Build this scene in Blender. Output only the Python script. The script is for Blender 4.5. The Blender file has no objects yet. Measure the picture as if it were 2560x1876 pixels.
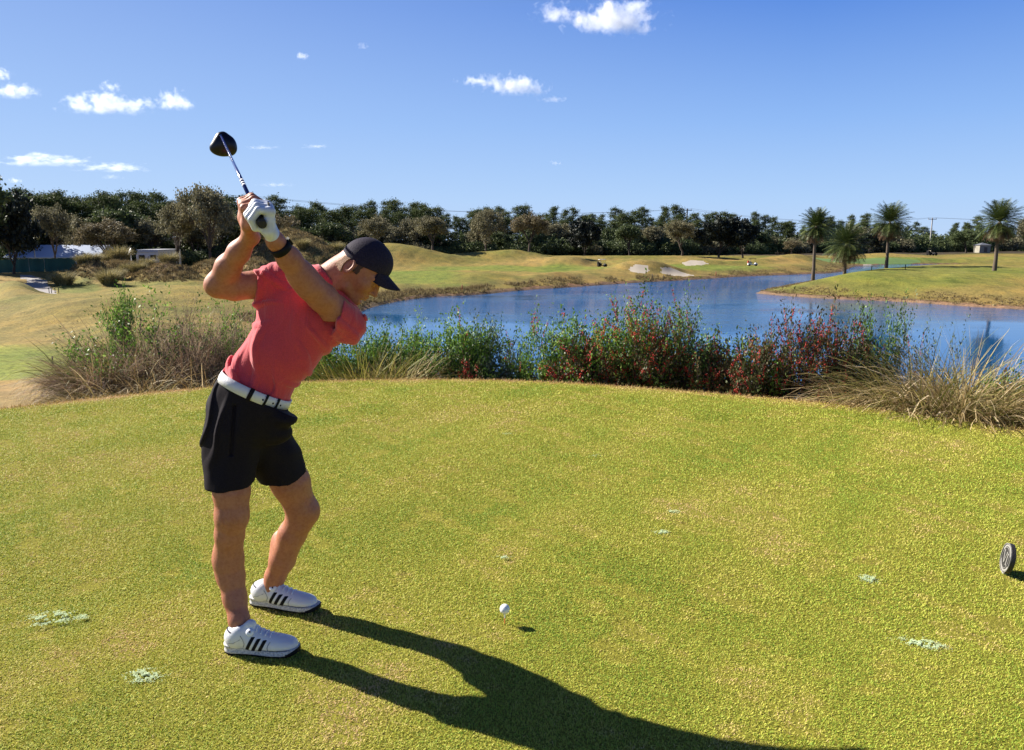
import bpy, math, random
import numpy as np
from mathutils import Vector, Matrix
sc = bpy.context.scene
COL = sc.collection
R = math.radians
# ------------------------------------------------------------------ camera
FPX, PITCH, EYE = 1900.0, R(10.1), 1.6
CT, ST = math.cos(PITCH), math.sin(PITCH)
cam_d = bpy.data.cameras.new('camera'); cam = bpy.data.objects.new('camera', cam_d); COL.objects.link(cam)
cam.location = (0, 0, EYE); cam.rotation_euler = (math.pi/2 - PITCH, 0, 0)
cam_d.sensor_fit = 'HORIZONTAL'; cam_d.sensor_width = 36.0; cam_d.lens = 36.0*FPX/2560
cam_d.clip_start = 0.05; cam_d.clip_end = 9000
sc.camera = cam
# ------------------------------------------------------------------ sky, sun, exposure
SUN_EL, SUN_AZ = R(33), R(-63.7)        # azimuth from +Y, clockwise
w = bpy.data.worlds.new("World"); sc.world = w; w.use_nodes = True
nt = w.node_tree; nt.nodes.clear()
sky = nt.nodes.new('ShaderNodeTexSky'); sky.sky_type = 'NISHITA'; sky.sun_disc = False
sky.sun_elevation = SUN_EL; sky.sun_rotation = SUN_AZ
sky.air_density = 1.0; sky.dust_density = 0.25; sky.ozone_density = 3.0; sky.altitude = 0
bg = nt.nodes.new('ShaderNodeBackground'); bg.inputs['Strength'].default_value = 0.068
wo = nt.nodes.new('ShaderNodeOutputWorld')
# sky: deeper and bluer than the model gives, darkened above the view to cut fill light, pale blue instead of yellow at the horizon
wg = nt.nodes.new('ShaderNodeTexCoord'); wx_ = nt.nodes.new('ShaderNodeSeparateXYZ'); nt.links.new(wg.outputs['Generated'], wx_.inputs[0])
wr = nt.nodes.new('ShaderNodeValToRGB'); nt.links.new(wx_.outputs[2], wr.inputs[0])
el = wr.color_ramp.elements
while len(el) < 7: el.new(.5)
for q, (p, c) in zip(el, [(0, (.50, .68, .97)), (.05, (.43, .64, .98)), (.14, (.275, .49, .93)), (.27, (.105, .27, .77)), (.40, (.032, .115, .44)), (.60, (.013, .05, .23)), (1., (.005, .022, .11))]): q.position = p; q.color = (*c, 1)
# a little paler towards the sun
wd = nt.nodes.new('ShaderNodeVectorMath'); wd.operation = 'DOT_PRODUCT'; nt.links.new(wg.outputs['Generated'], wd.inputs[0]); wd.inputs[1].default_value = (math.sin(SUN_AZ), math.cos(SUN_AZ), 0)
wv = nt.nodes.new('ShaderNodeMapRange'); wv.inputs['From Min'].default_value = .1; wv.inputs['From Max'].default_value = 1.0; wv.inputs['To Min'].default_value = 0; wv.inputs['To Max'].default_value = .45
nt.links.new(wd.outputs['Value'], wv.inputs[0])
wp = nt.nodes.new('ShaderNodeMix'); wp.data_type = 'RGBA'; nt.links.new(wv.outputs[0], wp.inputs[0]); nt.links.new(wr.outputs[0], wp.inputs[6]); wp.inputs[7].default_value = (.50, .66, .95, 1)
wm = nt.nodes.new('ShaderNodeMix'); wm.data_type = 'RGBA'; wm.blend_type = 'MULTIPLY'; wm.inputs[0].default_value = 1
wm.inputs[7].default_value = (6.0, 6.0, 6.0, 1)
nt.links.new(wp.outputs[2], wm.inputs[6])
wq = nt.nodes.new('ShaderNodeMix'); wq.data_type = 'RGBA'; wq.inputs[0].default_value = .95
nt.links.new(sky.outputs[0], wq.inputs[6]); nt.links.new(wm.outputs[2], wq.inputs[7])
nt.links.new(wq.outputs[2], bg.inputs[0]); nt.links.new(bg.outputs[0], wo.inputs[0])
sd = bpy.data.lights.new('sun', 'SUN'); sd.energy = 5.0; sd.angle = R(0.55); sd.color = (1.0, 0.93, 0.82)
so = bpy.data.objects.new('sun', sd); COL.objects.link(so)
SUNV = Vector((math.sin(SUN_AZ)*math.cos(SUN_EL), math.cos(SUN_AZ)*math.cos(SUN_EL), math.sin(SUN_EL)))
so.rotation_euler = (-SUNV).to_track_quat('-Z', 'Y').to_euler(); so.location = SUNV*40
vs = sc.view_settings; vs.view_transform = 'Standard'; vs.look = 'None'; vs.exposure = 1.28; vs.gamma = 1.0
try: vs.use_curve_mapping = False
except Exception: pass
sc.render.engine = 'CYCLES'
cy = sc.cycles
cy.use_denoising = True; cy.max_bounces = 6; cy.diffuse_bounces = 3; cy.glossy_bounces = 3
cy.transparent_max_bounces = 8; cy.volume_bounces = 2; cy.use_adaptive_sampling = True
# ------------------------------------------------------------------ helpers
def W(px, py, Y):
    "point seen at photo pixel (px,py) at forward distance Y"
    dx, dy = (px-1280)/FPX, (py-938)/FPX
    s = Y/(CT-dy*ST)
    return np.array((dx*s, Y, EYE-(dy*CT+ST)*s))
def G(px, py, z):
    "point seen at photo pixel on the level z"
    dx, dy = (px-1280)/FPX, (py-938)/FPX
    s = (EYE-z)/(dy*CT+ST)
    return np.array((dx*s, (CT-dy*ST)*s, z))
def tag(o, label=None, cat=None, group=None, kind=None):
    if label: o['label'] = label
    if cat: o['category'] = cat
    if group: o['group'] = group
    if kind: o['kind'] = kind
    return o
def empty(name, loc, rz=0.0, scale=1.0):
    o = bpy.data.objects.new(name, None); COL.objects.link(o)
    o.location = loc; o.rotation_euler = (0, 0, rz); o.scale = (scale,)*3; o.empty_display_size = .1
    return o
def mesh(name, V, F, smooth=True, face_rnd=None, colors=None):
    V = np.asarray(V, np.float32)
    Fs = [np.asarray(f, np.int32) for f in (F if isinstance(F, list) and len(F) and hasattr(F[0], 'ndim') else [F]) if len(f)]
    me = bpy.data.meshes.new(name)
    me.vertices.add(len(V)); me.vertices.foreach_set('co', V.ravel())
    nl = sum(f.size for f in Fs); nf = sum(len(f) for f in Fs)
    me.loops.add(nl); me.polygons.add(nf)
    me.loops.foreach_set('vertex_index', np.concatenate([f.ravel() for f in Fs]))
    tot = np.concatenate([np.full(len(f), f.shape[1], np.int32) for f in Fs])
    st = np.concatenate([[0], np.cumsum(tot)[:-1]]).astype(np.int32)
    me.polygons.foreach_set('loop_start', st); me.polygons.foreach_set('loop_total', tot)
    me.polygons.foreach_set('use_smooth', np.full(nf, smooth))
    if face_rnd is not None:
        a = me.attributes.new('rnd', 'FLOAT', 'FACE'); a.data.foreach_set('value', np.asarray(face_rnd, np.float32))
    if colors is not None:
        for k, c in colors.items():
            a = me.attributes.new(k, 'FLOAT_COLOR', 'POINT')
            a.data.foreach_set('color', np.concatenate([c, np.ones((len(c), 1))], 1).astype(np.float32).ravel())
    me.update(calc_edges=True)
    return me
def obj(name, me, mat=None, parent=None):
    if mat is not None and len(me.materials) == 0: me.materials.append(mat)
    o = bpy.data.objects.new(name, me); COL.objects.link(o)
    if parent is not None: o.parent = parent
    return o
def local(me, loc):
    "shift mesh so that its origin is loc (for parts of an empty at loc)"
    me.transform(Matrix.Translation(-Vector(loc))); return me
class MB:
    "collects simple shapes into one mesh"
    def __init__(s): s.V = []; s.F4 = []; s.F3 = []; s.n = 0
    def add(s, V, F):
        V = np.asarray(V, float); F = np.asarray(F, int)
        (s.F4 if F.shape[1] == 4 else s.F3).append(F+s.n); s.V.append(V); s.n += len(V)
    def box(s, c, size, rz=0.0, ax=None):
        c = np.array(c, float); h = np.array(size)/2
        q = np.array([(i, j, k) for i in (-1, 1) for j in (-1, 1) for k in (-1, 1)], float)*h
        if ax is not None: q = q @ np.array(ax)
        else:
            cc, ss = math.cos(rz), math.sin(rz); q = np.stack([q[:, 0]*cc-q[:, 1]*ss, q[:, 0]*ss+q[:, 1]*cc, q[:, 2]], 1)
        s.add(q+c, [(0, 1, 3, 2), (4, 6, 7, 5), (0, 4, 5, 1), (2, 3, 7, 6), (0, 2, 6, 4), (1, 5, 7, 3)])
    def tube(s, P, r, n=8, cap=True):
        P = np.asarray(P, float); r = np.broadcast_to(np.asarray(r, float), (len(P),))
        T = np.gradient(P, axis=0); T /= np.linalg.norm(T, axis=1)[:, None]+1e-12
        ref = np.array((0, 0, 1.)) if abs(T[0, 2]) < .9 else np.array((1., 0, 0))
        rings = []
        a = np.arange(n)/n*2*math.pi
        for p, t, rr in zip(P, T, r):
            u = np.cross(t, ref); u /= np.linalg.norm(u)+1e-12; v = np.cross(t, u)
            rings.append(p+rr*(np.cos(a)[:, None]*u+np.sin(a)[:, None]*v))
        V = np.concatenate(rings); m = len(P); i = np.arange(n); j = (i+1) % n
        F = np.concatenate([np.stack([k*n+i, k*n+j, (k+1)*n+j, (k+1)*n+i], 1) for k in range(m-1)])
        b = s.n; s.add(V, F)
        if cap:
            c0 = s.n; s.add(np.array([P[0], P[-1]]), np.zeros((0, 3), int))
            s.F3.append(np.concatenate([np.stack([b+j, b+i, np.full(n, c0)], 1), np.stack([b+(m-1)*n+i, b+(m-1)*n+j, np.full(n, c0+1)], 1)]))
    def lathe(s, prof, n=24, c=(0, 0, 0)):
        a = np.arange(n)/n*2*math.pi; prof = np.asarray(prof, float)
        V = np.concatenate([np.stack([r*np.cos(a), r*np.sin(a), np.full(n, z)], 1) for r, z in prof])+np.array(c)
        i = np.arange(n); j = (i+1) % n
        F = np.concatenate([np.stack([k*n+i, k*n+j, (k+1)*n+j, (k+1)*n+i], 1) for k in range(len(prof)-1)])
        s.add(V, F)
    def mesh(s, name, smooth=False, **k):
        F = [np.concatenate(x) for x in (s.F4, s.F3) if len(x)]
        return mesh(name, np.concatenate(s.V), F, smooth, **k)
# ---- materials
def new_mat(name):
    m = bpy.data.materials.new(name); m.use_nodes = True
    return m, m.node_tree, m.node_tree.nodes['Principled BSDF']
def nd(t, typ, **kw):
    n = t.nodes.new(typ)
    for k, v in kw.items():
        if k in n.inputs: n.inputs[k].default_value = v
        else: setattr(n, k, v)
    return n
def ramp(t, fac, stops):
    r = t.nodes.new('ShaderNodeValToRGB'); e = r.color_ramp.elements
    while len(e) < len(stops): e.new(.5)
    for q, (p, c) in zip(e, stops):
        q.position = p; q.color = (*c, 1) if len(c) == 3 else c
    t.links.new(fac, r.inputs[0]); return r.outputs[0]
def mixc(t, fac, a, b, mode='MIX'):
    n = t.nodes.new('ShaderNodeMix'); n.data_type = 'RGBA'; n.blend_type = mode
    for inp, v in ((n.inputs[0], fac), (n.inputs[6], a), (n.inputs[7], b)):
        if hasattr(v, 'is_linked') or hasattr(v, 'links'): t.links.new(v, inp)
        else: inp.default_value = v if not isinstance(v, tuple) else (*v, 1)[:4]
    return n.outputs[2]
def noise(t, scale, detail=3, rough=.55, vec=None, out=0):
    n = nd(t, 'ShaderNodeTexNoise', Scale=scale, Detail=detail, Roughness=rough)
    if vec is not None: t.links.new(vec, n.inputs['Vector'])
    return n.outputs[out]
def geo_pos(t, scale=None):
    g = t.nodes.new('ShaderNodeNewGeometry').outputs['Position']
    if scale is None: return g
    m = nd(t, 'ShaderNodeMapping'); m.inputs['Scale'].default_value = scale; t.links.new(g, m.inputs['Vector']); return m.outputs[0]
def bump(t, b, h, strength, dist=.01):
    n = nd(t, 'ShaderNodeBump', Strength=strength, Distance=dist); t.links.new(h, n.inputs['Height']); t.links.new(n.outputs[0], b.inputs['Normal']); return n
def plain(name, col, rough=.6, metal=0.0, var=.15, vscale=8, bmp=0, bscale=60, spec=.5, coat=0):
    m, t, b = new_mat(name)
    b.inputs['Roughness'].default_value = rough; b.inputs['Metallic'].default_value = metal
    b.inputs['Specular IOR Level'].default_value = spec
    if coat: b.inputs['Coat Weight'].default_value = coat
    tc = t.nodes.new('ShaderNodeTexCoord').outputs['Object']
    c = mixc(t, noise(t, vscale, vec=tc), tuple(x*(1-var) for x in col), tuple(min(1, x*(1+var)) for x in col))
    t.links.new(c, b.inputs['Base Color'])
    if bmp: bump(t, b, noise(t, bscale, vec=tc), bmp)
    return m
def leafmat(name, stops, rough=.5, trans=.25, spec=.4):
    "foliage: colour by the per-leaf random number"
    m, t, b = new_mat(name)
    a = nd(t, 'ShaderNodeAttribute', attribute_name='rnd')
    c = ramp(t, a.outputs['Fac'], stops)
    t.links.new(c, b.inputs['Base Color']); b.inputs['Roughness'].default_value = rough; b.inputs['Specular IOR Level'].default_value = spec
    if trans:
        tr = t.nodes.new('ShaderNodeBsdfTranslucent'); t.links.new(c, tr.inputs[0])
        mx = nd(t, 'ShaderNodeMixShader'); mx.inputs[0].default_value = trans
        t.links.new(b.outputs[0], mx.inputs[1]); t.links.new(tr.outputs[0], mx.inputs[2])
        t.links.new(mx.outputs[0], t.nodes['Material Output'].inputs['Surface'])
    return m
def sstep(a, b, x):
    q = np.clip((x-a)/(b-a), 0, 1); return q*q*(3-2*q)
_rs = np.random.RandomState(5)
_K = _rs.normal(size=(24, 3)); _PH = _rs.uniform(0, 6.28, 24)
def wob(x, y, z, s, seed=0, n=6):
    "cheap smooth noise, about -1..1"
    o = 0.
    for i in range(n):
        k = _K[(i+seed) % 24]; o = o+np.sin((x*k[0]+y*k[1]+z*k[2])*s*(1+.25*i)+_PH[(i*3+seed) % 24])
    return o/n*1.6
# ================================================================== LAND
WATER = -3.3
def poly_sd(P, X, Y):
    "signed distance to polygon, negative inside"
    P = np.asarray(P, float); d = np.full(X.shape, 1e18); ins = np.zeros(X.shape, bool)
    for i in range(len(P)):
        a, b = P[i], P[(i+1) % len(P)]; e = b-a
        t = np.clip(((X-a[0])*e[0]+(Y-a[1])*e[1])/(e@e), 0, 1)
        d = np.minimum(d, (X-a[0]-t*e[0])**2+(Y-a[1]-t*e[1])**2)
        c = (a[1] > Y) != (b[1] > Y)
        with np.errstate(divide='ignore', invalid='ignore'):
            xi = e[0]*(Y-a[1])/(e[1] if e[1] else 1e-9)+a[0]
        ins ^= c & (X < xi)
    d = np.sqrt(d); return np.where(ins, -d, d)
def smooth_poly(P, it=2):
    P = np.asarray(P, float)
    for _ in range(it):
        Q = np.roll(P, -1, 0); P = np.stack([P*.75+Q*.25, P*.25+Q*.75], 1).reshape(-1, 2)
    return P
TEE = smooth_poly([(-8, -8), (-8.6, 2), (-6.4, 6), (-4.7, 7.3), (-3.6, 8.1), (-2.3, 8.62), (-.6, 8.72), (.6, 8.5), (1.9, 7.98), (3.3, 7.33), (4.3, 6.4), (5.6, 5.0), (7.5, 2), (8, -8)])
sh = [G(px, py, WATER)[:2] for px, py in [(870, 812), (900, 778), (974, 757), (1068, 743), (1198, 738), (1310, 726), (1421, 719), (1560, 709), (1740, 700), (1869, 691), (1996, 687)]]
sh += [(50, 116), (58, 132), (68, 150), (88, 157), (99, 152), (98, 138), (80, 122), (60, 111), (47, 102), (37, 92), (30, 83)]
sh += [G(px, py, WATER)[:2] for px, py in [(1880, 733), (1910, 736), (1981, 742), (2092, 749), (2260, 755), (2390, 765), (2560, 775)]]
sh += [(48, 44), (70, 38), (115, 40), (120, 12), (60, 12.5), (30, 14), (15, 15), (3, 16.5), (-3, 20), (-6, 26), (-10, 36), (-12.3, 44)]
LAKE = smooth_poly(sh, 1)
# hills: photo column, photo row of the crest, distance, half widths (columns, metres)
HILLS = [(215, 652, 74, 46, 5), (286, 646, 82, 52, 6.5), (372, 676, 76, 40, 5), (440, 664, 76, 42, 5), (530, 652, 84, 45, 4), (645, 640, 72, 42, 5), (775, 606, 88, 80, 8), (690, 622, 92, 70, 7),
         (20, 700, 52, 55, 4.5), (215, 742, 42, 150, 6), (460, 716, 52, 130, 7), (330, 800, 30, 110, 5),
         (985, 627, 122, 80, 8), (1110, 633, 120, 50, 5), (1222, 629, 128, 70, 7), (1310, 628, 130, 60, 7), (1403, 624, 120, 48, 6), (1480, 640, 126, 50, 6), (1589, 629, 125, 60, 7), (1700, 632, 130, 55, 7),
         (1815, 634, 128, 50, 6), (1899, 628, 135, 45, 7), (1981, 622, 142, 45, 8), (2120, 634, 165, 60, 7), (2204, 626, 178, 70, 10), (2380, 627, 192, 120, 13), (2560, 627, 185, 90, 12),
         (1160, 668, 84, 60, 5), (1232, 664, 85, 40, 4.5), (1378, 662, 86, 42, 4.5), (1540, 668, 92, 60, 4), (1600, 650, 102, 60, 3.6), (1690, 656, 104, 70, 3.8), (1735, 631, 122, 60, 5),
         (1920, 655, 113, 55, 5), (1760, 668, 103, 60, 4), (2170, 643, 150, 40, 3), (2060, 641, 150, 60, 7), (2470, 668, 88, 40, 5), (2330, 690, 72, 60, 4)]
BUNK = [(1605, 97.6, 28, 2.3), (1690, 98.8, 38, 2.3), (1733, 118.3, 32, 2.6), (2170, 147, 30, 3.0)]
def height(X, Y):
    X = np.asarray(X, float); Y = np.asarray(Y, float)
    rr = np.hypot(X, Y); YY = np.maximum(Y, 1)
    c = 1280+FPX*X/YY/.99
    dl = poly_sd(LAKE, X, Y); dt = poly_sd(TEE, X, Y)
    zb = -2.35+.28*wob(X, Y, 0, .09, 1)*sstep(12, 40, rr)+.10*wob(X, Y, 0, .33, 4)*sstep(15, 50, rr)
    zb = zb+sstep(90, 200, Y)*.25
    pen = sstep(20, 34, X)*sstep(60, 72, Y)*(1-sstep(92, 104, Y-.2*X))
    zb = np.where(Y > 0, zb+pen*(-1.42-zb)*.95, zb)
    base = zb.copy()
    c = c+14*wob(X, Y, 0, .16, 5)*sstep(30, 60, rr)+6*wob(X, Y, 0, .6, 8)*sstep(30, 60, rr)
    rd = np.interp(c, [900, 960, 1300, 1700, 2000, 2300, 2700], [118, 124, 136, 150, 172, 198, 215])
    rt = EYE-rd*(639-599.6)/1915
    zb = zb+np.maximum(rt-zb, 0)*np.exp(-((Y-rd)/9)**2)*sstep(880, 980, c)*(Y > 5)
    for cx, py, d, wx, wy in HILLS:
        top = EYE-d*(py-599.6)/1915
        zb = zb+(top+2.2-1.0*(cx > 1000)*(py < 645)-.55*(cx > 1000)*(py > 652))*np.exp(-(((c-cx)/(wx*1.25))**2+((Y-d)/wy)**2)**1.25)*(Y > 5)
    zb = np.where((rr > 40) & (Y > 0), zb+.035*wob(X, Y, 0, 1.1, 7), zb)
    # bank down to the water
    wdt = 6.5+2.5*pen
    up = WATER+.16*sstep(0, .5, dl)+(zb-WATER-.16)*sstep(0, 1, dl/wdt)**.85
    zb = np.where(dl > 0, np.minimum(up, zb) if False else up, WATER-.3*np.minimum(-dl, 5)-.02)
    # the tee plateau: falls steeply to the lake in front, gently to the left
    steep = sstep(-5.2, -2.6, X+.12*(Y-8))
    fall = -(.13+.40*steep)*np.maximum(dt-.12, 0)-.05*sstep(0, .25, dt)-.10*sstep(0.1, 1.2, dt)*(.4+steep)
    lo = zb
    z = np.where(dt <= 0, 0., np.maximum(fall, lo))
    k = .5; hsm = np.clip(.5+.5*(fall-lo)/k, 0, 1)
    z = np.where(dt > 1.0, lo*(1-hsm)+fall*hsm+k*hsm*(1-hsm)*.5*sstep(1, 3, dt), z)
    dn = sum(np.exp(-((c-cx)/(wx*1.3))**2-((Y-d)/(wy*1.3))**2) for cx, py, d, wx, wy in HILLS[:8])*(Y > 5)
    z = z+np.clip(dn, 0, 1)*(.20*wob(X, Y, 0, .9, 2)+.10*wob(X, Y, 0, 2.4, 6)+.05*wob(X, Y, 0, 5.5, 1))
    z = z+.03*wob(X, Y, 0, 2.3, 13)*sstep(.3, 2, dt)*(dl > .5)*(rr < 200)
    z = z+np.where(dt < 0, .012*wob(X, Y, 0, 1.3, 2)*sstep(-.05, -1, dt), 0)
    return z, dl, dt, c
def hz(x, y): return float(height(np.array([x]), np.array([y]))[0][0])
ang = np.concatenate([np.arange(-180, -60, 4.), np.arange(-60, -38, .5), np.arange(-38, 38, .11), np.arange(38, 60, .5), np.arange(60, 180, 4.)])
rad = np.concatenate([[.02], np.geomspace(.6, 8, 60)[:-1], np.geomspace(8, 22, 120)[:-1], np.geomspace(22, 230, 520)[:-1], np.geomspace(230, 4000, 40)])
A, Rr = np.meshgrid(np.radians(ang), rad, indexing='ij')
GX, GY = Rr*np.sin(A), Rr*np.cos(A)
GZ, DL, DT, CC = height(GX, GY)
nA, nR = GX.shape
# zone per vertex: colours of the turf itself (watered green, dormant straw, bare soil)
n1 = wob(GX, GY, 0, .12, 3); n2 = wob(GX, GY, 0, .5, 9); n3 = wob(GX, GY, 0, 1.7, 11)
straw = np.array((.33, .235, .075)); olive = np.array((.225, .20, .045)); green = np.array((.16, .22, .035)); bright = np.array((.215, .25, .042)); soil = np.array((.16, .095, .055)); turf = np.array((.215, .205, .035)); tan = np.array((.40, .25, .10))
def mx(a, b, f): return a*(1-f[..., None])+b*f[..., None]
C = mx(np.broadcast_to(straw, GX.shape+(3,)), olive, np.clip(.45+.5*n1+.25*n2, 0, 1))
PYv = 599.6+1915*(EYE-GZ)/np.maximum(GY, 1)
fair = np.zeros(GX.shape)
def blob(cx, cy, wx, wy): return sstep(1.15, .75, np.hypot((CC-cx)/wx, (GY-cy)/wy)+.12*n2)*(GY > 5)
fair = np.maximum.reduce([blob(1010, 88, 175, 17), blob(1300, 106, 260, 8), blob(1750, 112, 200, 6)])
C = mx(C, green*1.05, fair*.75)
gr2 = np.maximum(blob(2180, 158, 200, 7), blob(2050, 155, 170, 9)*.7)
C = mx(C, np.array((.13, .21, .035)), gr2*.8)
C = mx(C, bright, .8*blob(1130, 72, 60, 3.5)+.5*blob(1640, 88, 60, 4)); C = mx(C, green, .55*blob(2250, 78, 420, 16)+.5*blob(2500, 150, 200, 20))
C = mx(C, green*.9, .5*blob(430, 62, 160, 9)+.6*blob(180, 64, 60, 7))
C = mx(C, bright*1.1, .95*sstep(1.2, .6, np.hypot((CC+30)/230, (GY-24)/5))*(GY > 5))
C = mx(C, np.array((.36, .24, .10)), .9*sstep(1.2, .7, np.hypot((CC-0)/240, (GY-12)/5))*(GY > 5))
dune = sum(np.exp(-((CC-cx)/wx)**2-((GY-d)/wy)**2) for cx, py, d, wx, wy in HILLS[:8])*(GY > 5)
C = mx(C, np.array((.21, .135, .075)), np.clip(dune*1.5-.15+.3*n3, 0, .95)*(CC < 680))
C = mx(C, np.array((.25, .18, .08)), np.clip(dune*1.0-.25+.3*n3, 0, .8)*(CC >= 680))
rough = np.exp(-((DL-3)/2.2)**2)*(GY > 40)*np.clip(.6+.5*n2, 0, 1)
C = mx(C, np.array((.20, .15, .06)), rough*.7)
bank = sstep(1.5, .5, DL+.5*n3)*(DL > -1)*(GY > 14)
C = mx(C, soil, bank); C = mx(C, np.array((.30, .20, .13)), sstep(.75, .3, DL+.12*n3)*sstep(-.1, .05, DL)*(GY > 14)*.8)
C = mx(C, soil*.8, sstep(0.4, 1.0, DT)*sstep(-3.5, -2, GX)*(GY > 0)*(GY < 20)*.9)
C = mx(C, tan, sstep(0, .08, DT)*sstep(.5, .3, DT)); C = mx(C, turf, (DT <= 0.02)*1.)
C = mx(C, tan, sstep(-.12, -.02, DT+.03*wob(GX, GY, 0, 5, 3))*(DT < .05)*.8)
C = C*np.array((.76, .78, .82))
C = mx(C, turf*1.3, (DT <= 0.02)*1.); C = mx(C, tan, sstep(-.14, -.02, DT+.03*wob(GX, GY, 0, 5, 3))*(DT < .5)*.9)
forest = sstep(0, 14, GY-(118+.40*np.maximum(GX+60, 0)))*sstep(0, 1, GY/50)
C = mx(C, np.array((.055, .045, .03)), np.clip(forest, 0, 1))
zone = np.zeros(GX.shape, int)
for i, (cx, cy_, wx, wy) in enumerate(BUNK):
    zone[(np.hypot((CC-cx)/wx, (GY-cy_)/wy)+.16*n3+.14*n2 < 1) & (GY > 5)] = 2+i
gcol = np.hypot((CC-2150)/150, (GY-157)/5.5)
zone[(gcol+.05*n2 < 1) & (GY > 5) & (zone == 0)] = 20
cpx = 85-(GY-62)*.9
zone[(np.abs(CC-cpx) < 33+(66-GY)*.8+3*n3) & (GY > 55) & (GY < 84)] = 21
grid = np.arange(nA*nR).reshape(nA, nR)
Q = np.stack([grid[:-1, :-1], grid[1:, :-1], grid[1:, 1:], grid[:-1, 1:]], -1).reshape(-1, 4)
wrap = np.stack([grid[-1, :-1], grid[0, :-1], grid[0, 1:], grid[-1, 1:]], -1); Q = np.concatenate([Q, wrap])
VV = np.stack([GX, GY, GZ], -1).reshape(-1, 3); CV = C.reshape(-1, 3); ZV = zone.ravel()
VV[grid[:, 0]] = (0, 0, 0)
fz = ZV[Q].min(1)
ftee = (DT.ravel()[Q].max(1) < 0.3)&(fz == 0)
def sub(name, mask, mat, kind='structure'):
    q = Q[mask]; u, inv = np.unique(q, return_inverse=True)
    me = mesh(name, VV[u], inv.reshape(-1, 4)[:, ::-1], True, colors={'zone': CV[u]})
    return tag(obj(name, me, mat), kind=kind)
def landmat():
    m, t, b = new_mat('land_turf'); g = geo_pos(t)
    zc = nd(t, 'ShaderNodeAttribute', attribute_name='zone').outputs['Color']
    a = ramp(t, noise(t, 9, 6, .7, geo_pos(t, (1, .45, 1))), [(.28, (.45, .42, .36)), (.5, (1, 1, 1)), (.72, (1.4, 1.35, 1.25))])
    c = mixc(t, 1.0, zc, a, 'MULTIPLY')
    c = mixc(t, 1.0, c, ramp(t, noise(t, .9, 5, .65, geo_pos(t, (1, .5, 1))), [(.3, (.60, .66, .62)), (.5, (1, 1, 1)), (.7, (1.32, 1.22, 1.05))]), 'MULTIPLY')
    c = mixc(t, 1.0, c, ramp(t, noise(t, .22, 4, .6, geo_pos(t, (1, .6, 1))), [(.35, (.82, .90, .80)), (.5, (1, 1, 1)), (.65, (1.12, 1.04, 1.0))]), 'MULTIPLY')
    t.links.new(c, b.inputs['Base Color']); b.inputs['Roughness'].default_value = .9; b.inputs['Specular IOR Level'].default_value = .1
    bump(t, b, noise(t, 7, 6, .7, g), .55, .12); return m
def teemat():
    m, t, b = new_mat('tee_soil_turf'); zc = nd(t, 'ShaderNodeAttribute', attribute_name='zone').outputs['Color']; g = geo_pos(t)
    c = mixc(t, 1.0, zc, ramp(t, noise(t, 90, 5, .7, g), [(.3, (.25, .22, .2)), (.5, (.75, .75, .7)), (.7, (1.2, 1.15, 1.))]), 'MULTIPLY')
    t.links.new(c, b.inputs['Base Color']); b.inputs['Roughness'].default_value = .95; b.inputs['Specular IOR Level'].default_value = .05
    bump(t, b, noise(t, 110, 4, .7, g), .8, .01); return m
M_land, M_tee = landmat(), teemat()
M_sand = plain('bunker_sand', (.37, .32, .255), .95, var=.1, vscale=.8, bmp=.4, bscale=3)
M_green = plain('putting_green', (.085, .15, .03), .9, var=.15, vscale=.3)
M_path = plain('path_concrete', (.27, .25, .24), .9, var=.12, vscale=.7)
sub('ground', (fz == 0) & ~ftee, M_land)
sub('tee_ground', ftee, M_tee)
for i in range(len(BUNK)): 
    if (fz == 2+i).any(): sub('sand_bunker', fz == 2+i, M_sand)
if (fz == 20).any(): sub('putting_green', fz == 20, M_green)
if (fz == 21).any(): sub('cart_path', fz == 21, M_path)
# ---- lake
def watermat():
    m, t, b = new_mat('lake_water')
    b.inputs['Base Color'].default_value = (.006, .075, .21, 1); b.inputs['Roughness'].default_value = .03; b.inputs['IOR'].default_value = 1.33
    n1 = noise(t, 2.2, 4, .6, geo_pos(t, (.7, 1.5, 1))); n2 = noise(t, .5, 3, .5, geo_pos(t, (.6, 1.6, 1)))
    calm = ramp(t, noise(t, .05, 3, .55, geo_pos(t, (.6, 1.3, 1))), [(.42, (.12, .12, .12)), (.58, (1, 1, 1))])
    add = nd(t, 'ShaderNodeMath', operation='ADD'); t.links.new(n1, add.inputs[0]); t.links.new(n2, add.inputs[1])
    g = nd(t, 'ShaderNodeSeparateXYZ'); t.links.new(geo_pos(t), g.inputs[0])
    mr = nd(t, 'ShaderNodeMapRange'); mr.inputs['From Min'].default_value = 38; mr.inputs['From Max'].default_value = 75; mr.inputs['To Min'].default_value = .025; mr.inputs['To Max'].default_value = .9
    t.links.new(g.outputs[1], mr.inputs[0])
    mq = nd(t, 'ShaderNodeMapRange'); mq.inputs['From Min'].default_value = -10; mq.inputs['From Max'].default_value = 4; mq.inputs['To Min'].default_value = .10; mq.inputs['To Max'].default_value = 1; t.links.new(g.outputs[0], mq.inputs[0])
    mw = nd(t, 'ShaderNodeMath', operation='MULTIPLY'); t.links.new(mr.outputs[0], mw.inputs[0]); t.links.new(mq.outputs[0], mw.inputs[1])
    mu = nd(t, 'ShaderNodeMath', operation='MULTIPLY'); t.links.new(calm, mu.inputs[0]); t.links.new(mw.outputs[0], mu.inputs[1])
    bp = bump(t, b, add.outputs[0], .5, .22); t.links.new(mu.outputs[0], bp.inputs['Strength'])
    return m
lb = LAKE; lo, hi = lb.min(0)-3, lb.max(0)+3
me = mesh('lake_water', [(lo[0], lo[1], WATER), (hi[0], lo[1], WATER), (hi[0], hi[1], WATER), (lo[0], hi[1], WATER)], [(0, 1, 2, 3)], False)
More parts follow.
